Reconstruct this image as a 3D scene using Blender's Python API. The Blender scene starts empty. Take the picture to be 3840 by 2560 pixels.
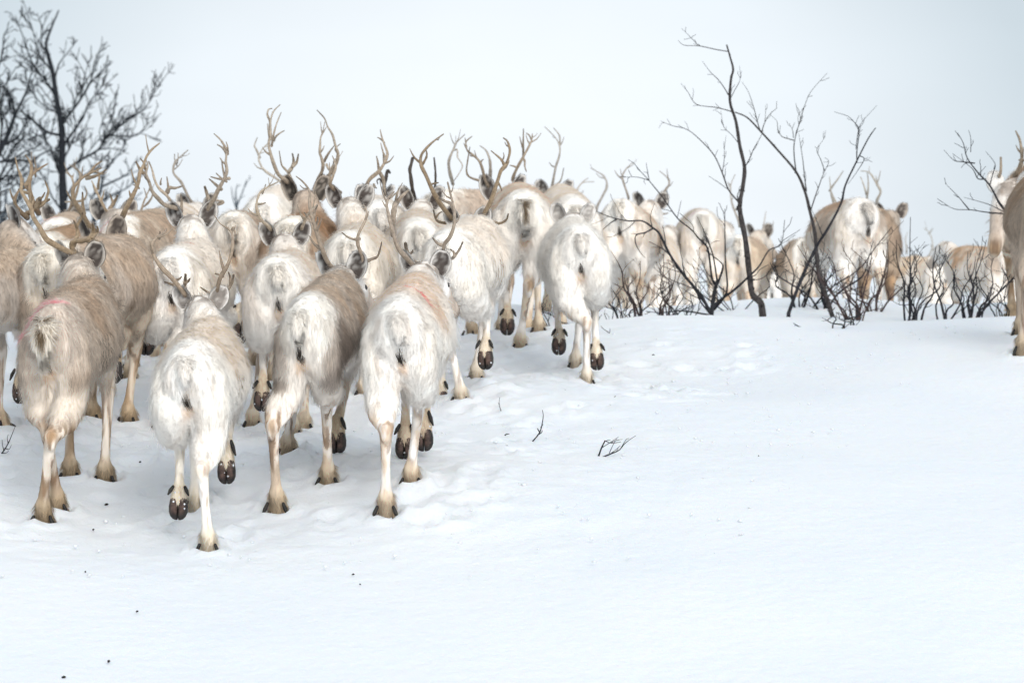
import bpy, math, random
import numpy as np
from math import radians, sin, cos, pi

S = bpy.context.scene
COL = S.collection
random.seed(7)
RNG = np.random.default_rng(7)

# ------------------------------------------------------------------ camera
CAMZ = 1.9
F = 14400.0            # focal length in pixels of the 3840 px wide photograph (135 mm)
PITCH = math.atan(300 / F)
cam_d = bpy.data.cameras.new("camera")
cam = bpy.data.objects.new("camera", cam_d)
COL.objects.link(cam)
cam_d.sensor_width = 36
cam_d.lens = 135
cam_d.clip_start = 0.1
cam_d.clip_end = 8000
cam.location = (0, 0, CAMZ)
cam.rotation_euler = (pi / 2 - PITCH, 0, 0)
cam_d.dof.use_dof = True
cam_d.dof.focus_distance = 17.4
cam_d.dof.aperture_fstop = 5.6
S.camera = cam

# ------------------------------------------------------------------ sky and sun
SUN_EL, SUN_AZ = radians(30), radians(200)      # soft sun above and behind the camera
w = bpy.data.worlds.new("World")
S.world = w
w.use_nodes = True
nt = w.node_tree
nt.nodes.clear()
out = nt.nodes.new("ShaderNodeOutputWorld")
sky = nt.nodes.new("ShaderNodeTexSky")
sky.sky_type = 'NISHITA'
sky.sun_disc = False
sky.sun_elevation = SUN_EL
sky.sun_rotation = SUN_AZ
bg1 = nt.nodes.new("ShaderNodeBackground")
bg1.inputs[1].default_value = 0.05
nt.links.new(sky.outputs[0], bg1.inputs[0])
# cloud deck: overcast, brightest ahead: a lens vignette is painted into its colour
tc = nt.nodes.new("ShaderNodeTexCoord")
nz = nt.nodes.new("ShaderNodeVectorMath"); nz.operation = 'NORMALIZE'
nt.links.new(tc.outputs['Generated'], nz.inputs[0])
dp = nt.nodes.new("ShaderNodeVectorMath"); dp.operation = 'DISTANCE'
nt.links.new(nz.outputs[0], dp.inputs[0])
dp.inputs[1].default_value = (-0.005, 1.0, -0.005)
ramp = nt.nodes.new("ShaderNodeValToRGB")
e = ramp.color_ramp.elements
e[0].position = 0.0; e[0].color = (0.84, 0.89, 0.945, 1)
e[1].position = 1.0; e[1].color = (0.66, 0.72, 0.77, 1)
for p, c in ((0.05, (0.845, 0.895, 0.94)), (0.095, (0.765, 0.825, 0.88)), (0.15, (0.56, 0.64, 0.70)), (0.3, (0.60, 0.67, 0.73))):
    q = e.new(p); q.color = c + (1,)
nt.links.new(dp.outputs['Value'], ramp.inputs[0])
cn = nt.nodes.new("ShaderNodeTexNoise")
cn.inputs['Scale'].default_value = 9; cn.inputs['Detail'].default_value = 3
mp = nt.nodes.new("ShaderNodeMapping"); mp.inputs['Scale'].default_value = (1, 1, 3.5)
nt.links.new(nz.outputs[0], mp.inputs[0]); nt.links.new(mp.outputs[0], cn.inputs['Vector'])
cr = nt.nodes.new("ShaderNodeMapRange")
cr.inputs[1].default_value = 0.3; cr.inputs[2].default_value = 0.7
cr.inputs[3].default_value = 0.975; cr.inputs[4].default_value = 1.025
nt.links.new(cn.outputs[0], cr.inputs[0])
mm = nt.nodes.new("ShaderNodeVectorMath"); mm.operation = 'SCALE'
nt.links.new(ramp.outputs[0], mm.inputs[0]); nt.links.new(cr.outputs[0], mm.inputs[3])
bg2 = nt.nodes.new("ShaderNodeBackground"); bg2.inputs[1].default_value = 1.0
nt.links.new(mm.outputs[0], bg2.inputs[0])
mx = nt.nodes.new("ShaderNodeMixShader"); mx.inputs[0].default_value = 1.0 - 0.06
nt.links.new(bg1.outputs[0], mx.inputs[1]); nt.links.new(bg2.outputs[0], mx.inputs[2])
nt.links.new(mx.outputs[0], out.inputs[0])

sd = bpy.data.lights.new("sun", 'SUN')
sd.energy = 1.55
sd.angle = radians(30)
sd.color = (1.0, 0.965, 0.92)
sun = bpy.data.objects.new("sun", sd)
COL.objects.link(sun)
sun.rotation_euler = (pi / 2 - SUN_EL, 0, radians(18))      # light falls away from the camera
S.view_settings.view_transform = 'Standard'
S.view_settings.look = 'None'
S.view_settings.exposure = 0.21
S.view_settings.gamma = 1
S.cycles.use_denoising = True
S.cycles.max_bounces = 6
S.cycles.diffuse_bounces = 3
S.cycles.transparent_max_bounces = 4

# ------------------------------------------------------------------ helpers
def ray(px, py):
    x = (px - 1920) / F; y = (1280 - py) / F
    return np.array([x, cos(PITCH) + y * sin(PITCH), -sin(PITCH) + y * cos(PITCH)])

def at(px, py, d):
    """world point seen at photograph pixel px,py whose world Y is d"""
    r = ray(px, py)
    return r * (d / r[1]) + np.array([0, 0, CAMZ])

def sm(a, b, x):
    t = np.clip((x - a) / (b - a + 1e-12), 0, 1)
    return t * t * (3 - 2 * t)

def _hash(ix, iy, iz, seed):
    h = (ix * 374761393 + iy * 668265263 + iz * 2147483647 + seed * 974634777) & 0xffffffff
    h = ((h ^ (h >> 13)) * 1274126177) & 0xffffffff
    h = ((h ^ (h >> 16)) * 2246822519) & 0xffffffff
    return ((h ^ (h >> 15)) & 0xffffff) / float(0xffffff)

def vn(p, seed=0):
    """value noise 0..1, p (n,3)"""
    p = np.asarray(p, float)
    i = np.floor(p).astype(np.int64); f = p - i; f = f * f * (3 - 2 * f)
    r = 0
    for dx in (0, 1):
        for dy in (0, 1):
            for dz in (0, 1):
                wgt = (f[:, 0] if dx else 1 - f[:, 0]) * (f[:, 1] if dy else 1 - f[:, 1]) * (f[:, 2] if dz else 1 - f[:, 2])
                r = r + wgt * _hash(i[:, 0] + dx, i[:, 1] + dy, i[:, 2] + dz, seed)
    return r

def fbm(p, oct=3, seed=0):
    p = np.asarray(p, float); a = 1.0; s = 0; r = 0
    for k in range(oct):
        r = r + a * vn(p * 2 ** k, seed + 17 * k); s += a; a *= 0.5
    return r / s

def mk_mesh(name, V, faces, cols=None, mats=(), normals=None, smooth=True):
    """faces: list of int arrays (n,k)"""
    me = bpy.data.meshes.new(name)
    V = np.asarray(V, np.float32)
    me.vertices.add(len(V)); me.vertices.foreach_set("co", V.ravel())
    loops = []; starts = []; o = 0
    for f in faces:
        f = np.asarray(f, np.int32)
        if len(f) == 0: continue
        n, k = f.shape
        loops.append(f.ravel()); starts.append(o + np.arange(n) * k); o += n * k
    loops = np.concatenate(loops); starts = np.concatenate(starts)
    me.loops.add(len(loops)); me.loops.foreach_set("vertex_index", loops.astype(np.int32))
    me.polygons.add(len(starts)); me.polygons.foreach_set("loop_start", starts.astype(np.int32))
    me.update(calc_edges=True)
    me.validate(clean_customdata=False)
    if smooth:
        me.polygons.foreach_set("use_smooth", np.ones(len(me.polygons), bool))
    if cols is not None:
        a = me.color_attributes.new("coat", 'FLOAT_COLOR', 'POINT')
        c = np.ones((len(V), 4), np.float32); c[:, :3] = cols
        a.data.foreach_set("color", c.ravel())
    for m in mats: me.materials.append(m)
    if normals is not None:
        a = me.attributes.new("hair_normal", 'FLOAT_VECTOR', 'POINT')
        a.data.foreach_set("vector", np.ascontiguousarray(normals, np.float32).ravel())
    return me

def link(name, me, parent=None):
    o = bpy.data.objects.new(name, me)
    COL.objects.link(o)
    if parent is not None: o.parent = parent
    return o

def tag(o, label=None, cat=None, group=None, kind=None):
    if label: o['label'] = label
    if cat: o['category'] = cat
    if group: o['group'] = group
    if kind: o['kind'] = kind
    return o

def empty(name, loc):
    o = bpy.data.objects.new(name, None)
    o.location = loc; o.empty_display_size = 0.1
    COL.objects.link(o)
    return o

def unit(v):
    v = np.asarray(v, float); return v / (np.linalg.norm(v) + 1e-9)

class Geo:
    def __init__(s): s.V = []; s.Q = []; s.T = []; s.C = []; s.n = 0
    def add(s, V, Q=None, T=None, col=None):
        V = np.asarray(V, float)
        if Q is not None and len(Q): s.Q.append(np.asarray(Q) + s.n)
        if T is not None and len(T): s.T.append(np.asarray(T) + s.n)
        s.V.append(V); s.n += len(V)
        if col is not None: s.C.append(np.broadcast_to(np.asarray(col, float), (len(V), 3)))
    def loft(s, rings, col=None, cap=True):
        """rings (m,k,3) closed rings"""
        R = np.asarray(rings, float); m, k, _ = R.shape
        i = np.arange(m - 1)[:, None]; j = np.arange(k)[None]
        j2 = (j + 1) % k
        Q = np.stack([i * k + j, i * k + j2, (i + 1) * k + j2, (i + 1) * k + j], -1).reshape(-1, 4)
        V = R.reshape(-1, 3); T = []
        cen = V.mean(0); a_, b_, c_ = V[Q[:, 0]] - cen, V[Q[:, 1]] - cen, V[Q[:, 2]] - cen
        inv = (np.cross(a_, b_) * c_).sum() < 0
        if inv: Q = Q[:, ::-1]
        if cap:
            V = np.vstack([V, R[0].mean(0), R[-1].mean(0)])
            a = m * k; b = a + 1
            for q in range(k):
                t1 = (a, (q + 1) % k, q); t2 = (b, (m - 1) * k + q, (m - 1) * k + (q + 1) % k)
                T.append(t1[::-1] if inv else t1); T.append(t2[::-1] if inv else t2)
        if col is not None and np.ndim(col) == 2:
            col = np.repeat(np.asarray(col), k, 0)
            if cap: col = np.vstack([col, col[0], col[-1]])
        s.add(V, Q, T, col)
    def tube(s, P, r, k=6, col=None, flat=1.0, round_ends=False):
        P = np.asarray(P, float); r = np.broadcast_to(np.asarray(r, float), (len(P),)).copy()
        if round_ends:
            t0 = unit(P[1] - P[0]); t1 = unit(P[-1] - P[-2])
            P = np.vstack([P[0] - t0 * r[0] * .85, P[0] - t0 * r[0] * .5, P, P[-1] + t1 * r[-1] * .5, P[-1] + t1 * r[-1] * .85])
            r = np.concatenate([[r[0] * .4, r[0] * .85], r, [r[-1] * .85, r[-1] * .4]])
            if col is not None and np.ndim(col) == 2: col = np.vstack([col[0], col[0], col, col[-1], col[-1]])
        T = np.gradient(P, axis=0); T /= (np.linalg.norm(T, axis=1)[:, None] + 1e-9)
        a = np.array([0, 1, 0.]) if abs(T[0][1]) < .9 else np.array([1., 0, 0])
        U = []; u = unit(np.cross(T[0], a))
        for t in T:
            u = unit(u - t * np.dot(u, t)); U.append(u)
        U = np.array(U); W = np.cross(T, U)
        th = np.arange(k) * 2 * pi / k
        R = P[:, None] + r[:, None, None] * (np.cos(th)[None, :, None] * U[:, None] + flat * np.sin(th)[None, :, None] * W[:, None])
        s.loft(R, col)
    def mesh(s, name, mats, smooth=True):
        V = np.vstack(s.V); F_ = []
        if s.Q: F_.append(np.vstack(s.Q))
        if s.T: F_.append(np.vstack(s.T))
        return mk_mesh(name, V, F_, np.vstack(s.C) if s.C else None, mats, smooth=smooth)

def crom(P, n=4):
    P = np.asarray(P, float)
    if len(P) < 3:
        t = np.linspace(0, 1, n + 1)[:, None]; return P[0] + (P[-1] - P[0]) * t
    Q = np.vstack([2 * P[0] - P[1], P, 2 * P[-1] - P[-2]])
    o = []
    for i in range(1, len(Q) - 2):
        for t in np.linspace(0, 1, n, endpoint=False):
            o.append(.5 * ((2 * Q[i]) + (Q[i + 1] - Q[i - 1]) * t + (2 * Q[i - 1] - 5 * Q[i] + 4 * Q[i + 1] - Q[i + 2]) * t * t + (3 * Q[i] - Q[i - 1] - 3 * Q[i + 1] + Q[i + 2]) * t ** 3))
    o.append(P[-1])
    return np.array(o)

# ------------------------------------------------------------------ materials
def mat(name):
    m = bpy.data.materials.new(name); m.use_nodes = True
    b = m.node_tree.nodes['Principled BSDF']
    return m, m.node_tree, b

def fur_material():
    m, t, b = mat("reindeer_coat")
    a = t.nodes.new("ShaderNodeAttribute"); a.attribute_name = "coat"
    tcn = t.nodes.new("ShaderNodeTexCoord")
    mpn = t.nodes.new("ShaderNodeMapping"); mpn.inputs['Scale'].default_value = (75, 75, 16)
    n = t.nodes.new("ShaderNodeTexNoise"); n.inputs['Scale'].default_value = 1; n.inputs['Detail'].default_value = 3
    t.links.new(tcn.outputs['Object'], mpn.inputs[0]); t.links.new(mpn.outputs[0], n.inputs['Vector'])
    r = t.nodes.new("ShaderNodeMapRange")
    r.inputs[1].default_value = .3; r.inputs[2].default_value = .7; r.inputs[3].default_value = .88; r.inputs[4].default_value = 1.08
    t.links.new(n.outputs[0], r.inputs[0])
    v = t.nodes.new("ShaderNodeVectorMath"); v.operation = 'SCALE'
    t.links.new(a.outputs['Color'], v.inputs[0]); t.links.new(r.outputs[0], v.inputs[3])
    # every hair is shaded with the normal of the skin it grows from
    hn = t.nodes.new("ShaderNodeAttribute"); hn.attribute_name = "hair_normal"
    # (a hair is lit by whatever its skin faces, whichever side of the thin blade is seen)
    neg = t.nodes.new("ShaderNodeVectorMath"); neg.operation = 'SCALE'; neg.inputs[3].default_value = -1
    t.links.new(hn.outputs['Vector'], neg.inputs[0])
    df = t.nodes.new("ShaderNodeBsdfDiffuse"); tl = t.nodes.new("ShaderNodeBsdfTranslucent"); ad = t.nodes.new("ShaderNodeAddShader")
    t.links.new(v.outputs[0], df.inputs['Color']); t.links.new(v.outputs[0], tl.inputs['Color'])
    t.links.new(hn.outputs['Vector'], df.inputs['Normal']); t.links.new(neg.outputs[0], tl.inputs['Normal'])
    t.links.new(df.outputs[0], ad.inputs[0]); t.links.new(tl.outputs[0], ad.inputs[1])
    t.nodes.remove(b)
    t.links.new(ad.outputs[0], t.nodes['Material Output'].inputs['Surface'])
    m.cycles.use_bump_map_correction = False
    return m
M_FUR = fur_material()

def attr_noise_material(name, rough, scale, lo, hi, spec=.4, bump=.3):
    m, t, b = mat(name)
    a = t.nodes.new("ShaderNodeAttribute"); a.attribute_name = "coat"
    tcn = t.nodes.new("ShaderNodeTexCoord")
    n = t.nodes.new("ShaderNodeTexNoise"); n.inputs['Scale'].default_value = scale; n.inputs['Detail'].default_value = 5
    t.links.new(tcn.outputs['Object'], n.inputs['Vector'])
    r = t.nodes.new("ShaderNodeMapRange")
    r.inputs[1].default_value = .3; r.inputs[2].default_value = .7; r.inputs[3].default_value = lo; r.inputs[4].default_value = hi
    t.links.new(n.outputs[0], r.inputs[0])
    v = t.nodes.new("ShaderNodeVectorMath"); v.operation = 'SCALE'
    t.links.new(a.outputs['Color'], v.inputs[0]); t.links.new(r.outputs[0], v.inputs[3])
    t.links.new(v.outputs[0], b.inputs['Base Color'])
    b.inputs['Roughness'].default_value = rough
    b.inputs['Specular IOR Level'].default_value = spec
    bp = t.nodes.new("ShaderNodeBump"); bp.inputs['Strength'].default_value = bump; bp.inputs['Distance'].default_value = .004
    t.links.new(n.outputs[0], bp.inputs['Height']); t.links.new(bp.outputs[0], b.inputs['Normal'])
    return m
M_ANTLER = attr_noise_material("antler_bone", .55, 70, .65, 1.25, .35, .5)
M_HOOF = attr_noise_material("hoof_horn", .55, 45, .35, 2.0, .4, .8)
M_BARK = attr_noise_material("birch_bark", .85, 45, .5, 1.6, .2, .8)
m, t, b = mat("eye_gloss")
M_EYE = m
n_ = t.nodes.new("ShaderNodeTexNoise"); n_.inputs['Scale'].default_value = 30
r_ = t.nodes.new("ShaderNodeValToRGB"); r_.color_ramp.elements[0].color = (.006, .005, .004, 1); r_.color_ramp.elements[1].color = (.02, .012, .008, 1)
t.links.new(n_.outputs[0], r_.inputs[0]); t.links.new(r_.outputs[0], b.inputs['Base Color'])
b.inputs['Roughness'].default_value = .12

def snow_material():
    m, t, b = mat("snow")
    tcn = t.nodes.new("ShaderNodeTexCoord")
    n = t.nodes.new("ShaderNodeTexNoise"); n.inputs['Scale'].default_value = 1.1; n.inputs['Detail'].default_value = 4
    t.links.new(tcn.outputs['Object'], n.inputs['Vector'])
    r = t.nodes.new("ShaderNodeValToRGB")
    r.color_ramp.elements[0].position = .3; r.color_ramp.elements[0].color = (.82, .855, .90, 1)
    r.color_ramp.elements[1].position = .65; r.color_ramp.elements[1].color = (.865, .885, .91, 1)
    t.links.new(n.outputs[0], r.inputs[0]); t.links.new(r.outputs[0], b.inputs['Base Color'])
    b.inputs['Roughness'].default_value = .6
    b.inputs['Specular IOR Level'].default_value = .25
    b.inputs['Subsurface Weight'].default_value = .25
    b.inputs['Subsurface Radius'].default_value = (.3, .5, .8)
    b.inputs['Subsurface Scale'].default_value = .05
    n2 = t.nodes.new("ShaderNodeTexNoise"); n2.inputs['Scale'].default_value = 14; n2.inputs['Detail'].default_value = 7; n2.inputs['Roughness'].default_value = .65
    t.links.new(tcn.outputs['Object'], n2.inputs['Vector'])
    bp = t.nodes.new("ShaderNodeBump"); bp.inputs['Strength'].default_value = .45; bp.inputs['Distance'].default_value = .03
    t.links.new(n2.outputs[0], bp.inputs['Height']); t.links.new(bp.outputs[0], b.inputs['Normal'])
    return m
M_SNOW = snow_material()

# ------------------------------------------------------------------ terrain
PY = np.array([-50, 0, 8, 12, 14.4, 15.5, 16.5, 17.3, 18.2, 19.5, 21.3, 23, 24.6, 26, 27.5, 30, 34, 40, 60, 120, 3000])
PZ = np.array([-1.9, -1.9, -1.88, -1.82, -1.58, -1.40, -1.22, -1.06, -.93, -.83, -.68, -.52, -.40, -.32, -.34, -.50, -.66, -.85, -1.15, -1.5, -1.9])
_sy = np.concatenate([np.linspace(-50, 60, 2201)]); _sz = np.interp(_sy, PY, PZ)
_k = np.hanning(21); _k /= _k.sum()
_sz = np.convolve(np.pad(_sz, 10, mode='edge'), _k, 'valid')
def base_z(x, y):
    z = np.where(y < 60, np.interp(y, _sy, _sz), np.interp(y, PY, PZ))
    return z + .035 * np.clip(x, -4, 4) * sm(18, 22, y) * (1 - sm(26, 34, y))
GC = [(780, 2055, 16.5), (1040, 1880, 17.1), (1450, 1910, 16.9), (150, 1955, 16.85), (1230, 1765, 17.6), (1545, 1755, 17.55), (395, 1700, 18.2),
      (733, 1915, 17.35), (1730, 1490, 20.1), (1790, 1405, 20.9), (1950, 1310, 22.9), (2200, 1462, 21.2), (2155, 1375, 22.0), (3830, 1292, 21.4), (15, 1565, 19.0), (490, 1420, 21.3),
      (2850, 1125, 26.4), (2500, 1160, 26.2), (2300, 1170, 26), (2050, 1185, 25.6), (3200, 1145, 26.5), (3600, 1130, 26.2), (2667, 1190, 24.7),
      (3210, 1212, 24.5), (3400, 1198, 24.5), (3545, 1188, 24.5), (3120, 1190, 24.7), (2860, 1178, 24.8), (2330, 1200, 24.6),
      (1920, 2570, 14.4), (100, 2570, 14.4), (3700, 2570, 14.4), (2900, 1850, 17.2), (3700, 1820, 17.5), (2500, 1500, 20), (3300, 1480, 20.3), (400, 2200, 15.7), (1500, 2200, 15.7), (2700, 2150, 15.8), (3600, 2130, 15.8)]
def solve_terrain(extra):
    pts = np.array([at(*g) for g in GC] + list(extra)); pts[:, 2] -= CAMZ
    res = pts[:, 2] - base_z(pts[:, 0], pts[:, 1])
    D2 = ((pts[:, None, :2] - pts[None, :, :2]) ** 2).sum(-1)
    K = np.exp(-D2 / (2 * .85 ** 2))
    wgt = np.linalg.solve(K + .08 * np.eye(len(pts)), res)
    return pts[:, :2], wgt
RBF = None
def ground(x, y):
    x = np.atleast_1d(np.asarray(x, float)); y = np.atleast_1d(np.asarray(y, float))
    z = base_z(x, y)
    for (cx, cy), wt in zip(*RBF):
        z = z + wt * np.exp(-((x - cx) ** 2 + (y - cy) ** 2) / (2 * .85 ** 2))
    return z + CAMZ
def g1(x, y): return float(ground(x, y)[0])

HOLES = []     # (x, y, radius, depth) prints left by hooves

# ------------------------------------------------------------------ coats
WHITE = dict(side=(.90, .86, .80), saddle=(.74, .655, .57), rump=(.92, .885, .84), belly=(.91, .87, .82), leg=(.82, .74, .64), neck=(.90, .875, .845), amt=.45)
PALE = dict(side=(.80, .745, .68), saddle=(.62, .52, .425), rump=(.90, .86, .80), belly=(.88, .83, .77), leg=(.68, .57, .45), neck=(.85, .82, .78), amt=.7)
TAN = dict(side=(.56, .485, .41), saddle=(.43, .33, .25), rump=(.86, .81, .74), belly=(.74, .665, .58), leg=(.48, .37, .27), neck=(.74, .69, .63), amt=1)
BROWN = dict(side=(.44, .345, .265), saddle=(.35, .235, .155), rump=(.86, .81, .73), belly=(.68, .58, .47), leg=(.36, .25, .16), neck=(.60, .53, .46), amt=1)
GREY = dict(side=(.50, .45, .405), saddle=(.46, .37, .29), rump=(.90, .865, .81), belly=(.86, .81, .75), leg=(.56, .45, .345), neck=(.82, .81, .79), amt=1)
def coat(base, **k):
    c = dict(base); c.update(k); return c
TUFT = np.array([.56, .455, .31])
DARK = np.array([.05, .042, .036])

def lerp(a, b, t):
    return a + (np.asarray(b) - a) * t[:, None]

def coat_colour(p, n, sp, info):
    """p,n in the deer's own frame (unit scale, level back)"""
    c = sp['coat']; N = len(p)
    x, y, z = p.T
    q = np.column_stack([x * 9, y * 9, z * 5]); sd_ = sp['seed']
    n1 = fbm(q, 3, sd_); n2 = fbm(np.column_stack([x * 30, y * 30, z * 7]), 2, sd_ + 5); n3 = vn(np.column_stack([x * 4, y * 4, z * 4]), sd_ + 9)
    col = np.tile(np.asarray(c['side'], float), (N, 1))
    # blotches of the darker coat
    dk = np.asarray(c['saddle']) * .75
    col = lerp(col, dk, c['amt'] * .62 * sm(.50, .68, n1))
    col = lerp(col, c['belly'], sm(.66, .54, z + .08 * (n1 - .5)) * .9)
    sad = sm(.0, .75, n[:, 2] + .9 * (n1 - .5)) * sm(-.04, .16, y + .16 * (n3 - .5) + .10 * (n2 - .5)) * (y < 1.1)
    sadc = np.asarray(c['saddle'])[None] * (.82 + .45 * n2[:, None])
    sv = (sad * (.45 + .55 * sm(.25, .6, n1)))[:, None]
    col = col * (1 - sv) + sadc * sv
    # paler bands over the back where the coat parts
    band = sm(.5, .95, np.sin(y * 40 + n1 * 9)) * sad
    col = lerp(col, np.asarray(c['saddle']) * 1.3, band * .35)
    # rump patch
    rr = np.sqrt((x / (.115 + .03 * (n1 - .5))) ** 2 + ((z - .80) / .165) ** 2) + .5 * (n1 - .5)
    rump = sm(1.12, .85, rr) * sm(.14, .02, y)
    col = lerp(col, c['rump'], rump)
    # pale inner buttocks running down to the legs
    inner = sm(.10, .05, np.abs(x)) * sm(.08, -.02, y) * sm(.45, .52, z) * (z < .75)
    col = lerp(col, c['belly'], inner * .85)
    # dark vent under the tail with the stain below it
    vx = x - sp['vent']; vd = np.sqrt((vx / .017) ** 2 + ((z - .705) / .038) ** 2)
    st = np.sqrt((vx / .035) ** 2 + ((z - .65) / .05) ** 2) + .5 * (n1 - .5)
    col = lerp(col, (.72, .50, .33), sm(1.1, .4, st) * (y < .02) * .6)
    col = lerp(col, DARK, sm(1.15, .8, vd + .4 * (n2 - .5)) * (y < .02))
    # splits in the coat of the flanks: thin dark slashes
    if sp.get('slash', 0):
        sl = np.sin(y * 150 + 6 * vn(np.column_stack([x * 3, y * 3, z * 9]), sd_ + 3))
        msk = sm(.14, .17, x * sp['slash']) * sm(.13, .17, y) * sm(.37, .33, y) * sm(.56, .62, z) * sm(.80, .74, z)
        col = lerp(col, (.10, .075, .055), sm(.70, .95, sl) * msk * .9)
    # neck and head
    hd = info['poll']; dh = np.linalg.norm(p - hd, axis=1)
    nk = sm(.86, 1.0, y) if sp['nturn'] else sm(.86, 1.02, y)
    top_ = sm(.1, .7, n[:, 2] + .5 * (n1 - .5))[:, None]
    nkc = np.asarray(c['neck']) * (1 - .5 * top_) + .5 * top_ * (np.asarray(c['side']) * .6 + np.asarray(c['saddle']) * .4)
    col = col * (1 - nk[:, None]) + nkc * nk[:, None]
    nape = sm(.19, .07, dh) * sm(-.3, .4, n[:, 2]) * sm(.40, .58, n2)
    col = lerp(col, (.24, .20, .17), nape * .8)
    face = info['facedist'](p)       # 0 at the poll, 1 at the nose
    col = lerp(col, (.40, .30, .22), sm(.25, .5, face) * .7)
    col = lerp(col, (.09, .07, .06), sm(.8, .95, face) * .8)
    # legs
    legm = sm(.50, .40, z - info['sink'])
    lg = lerp(np.tile(np.asarray(c['leg'], float), (N, 1)), c['belly'], sm(.35, .6, n2))
    lg = lerp(lg, (.22, .14, .09), sm(.50, .66, fbm(np.column_stack([x * 55, y * 55, z * 7]), 2, sd_ + 21)) * (.38 + .45 * c['amt']))
    col = lerp(col, lg, legm)
    for h in info['hocks']:
        dd = np.linalg.norm((p - h) / np.array([.05, .07, .055]), axis=1) + .6 * (n1 - .5)
        col = lerp(col, (.53, .34, .19), sm(1.0, .4, dd) * .5)
    for f in info['feet']:
        dd = np.linalg.norm(p - f, axis=1)
        col = lerp(col, (TUFT + np.asarray(c['leg'])) * .5, sm(.11, .055, dd) * .9)
        col = lerp(col, (.30, .22, .14), sm(.08, .03, dd) * sm(.48, .65, n2) * .45)
    # marks painted on the animal
    for (a, b_, r, mc, st_) in sp.get('marks', ()):
        a = np.asarray(a, float); b_ = np.asarray(b_, float); ab = b_ - a
        t_ = np.clip(((p - a) @ ab) / (ab @ ab), 0, 1)
        dd = np.linalg.norm(p - (a + t_[:, None] * ab), axis=1) / r + .8 * (n2 - .5)
        col = lerp(col, np.asarray(mc), sm(1.1, .3, dd) * st_)
    for (a, r, mc, st_) in sp.get('patch', ()):
        dd = np.linalg.norm((p - np.asarray(a)) / np.asarray(r), axis=1) + 1.0 * (n1 - .5)
        col = lerp(col, np.asarray(mc), sm(1.15, .55, dd) * st_)
    lock = fbm(np.column_stack([x * 55, y * 55, z * 13]), 2, sd_ + 40)
    spk = sm(.60, .74, fbm(np.column_stack([x * 22, y * 22, z * 9]), 3, sd_ + 50)) * (y > -.4)
    col = lerp(col, np.asarray(c['saddle']) * .75, spk * .38)
    return np.clip(.92 * col * (.76 + .46 * lock)[:, None], 0.008, .9)

# ------------------------------------------------------------------ one reindeer
def ring(c, fw, w_, h_, k=18, up=(0, 0, 1), drop=0.0, sq=2.2):
    fw = unit(fw); r = unit(np.cross(fw, up)); u = np.cross(r, fw)
    th = np.arange(k) * 2 * pi / k
    cx = np.sign(np.cos(th)) * np.abs(np.cos(th)) ** (2 / sq); sz = np.sign(np.sin(th)) * np.abs(np.sin(th)) ** (2 / sq)
    wid = 1 - drop * sz      # wider below
    return np.asarray(c, float) + (cx * wid)[:, None] * r * w_ + sz[:, None] * u * h_

TEMP = []
def remesh(geo, vox, smooth_it):
    me = geo.mesh("tmp", [])
    o = bpy.data.objects.new("tmp", me); COL.objects.link(o)
    md = o.modifiers.new("r", 'REMESH'); md.mode = 'VOXEL'; md.voxel_size = vox
    ms = o.modifiers.new("s", 'SMOOTH'); ms.factor = .5; ms.iterations = smooth_it
    dg = bpy.context.evaluated_depsgraph_get()
    ev = o.evaluated_get(dg); em = ev.to_mesh()
    n = len(em.vertices); V = np.empty(n * 3, np.float32); em.vertices.foreach_get("co", V)
    Nn = np.empty(n * 3, np.float32); em.vertices.foreach_get("normal", Nn)
    em.calc_loop_triangles()
    T = np.empty(len(em.loop_triangles) * 3, np.int32); em.loop_triangles.foreach_get("vertices", T)
    ls = np.empty(len(em.polygons), np.int32); em.polygons.foreach_get("loop_start", ls)
    lv = np.empty(len(em.loops), np.int32); em.loops.foreach_get("vertex_index", lv)
    lt = np.empty(len(em.polygons), np.int32); em.polygons.foreach_get("loop_total", lt)
    q = ls[lt == 4]; Q = np.stack([lv[q], lv[q + 1], lv[q + 2], lv[q + 3]], 1)
    q = ls[lt == 3]; T3 = np.stack([lv[q], lv[q + 1], lv[q + 2]], 1) if len(q) else np.zeros((0, 3), int)
    ev.to_mesh_clear()
    bpy.data.objects.remove(o); bpy.data.meshes.remove(me)
    return V.reshape(-1, 3).astype(float), Nn.reshape(-1, 3).astype(float), T.reshape(-1, 3), Q, T3

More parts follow.
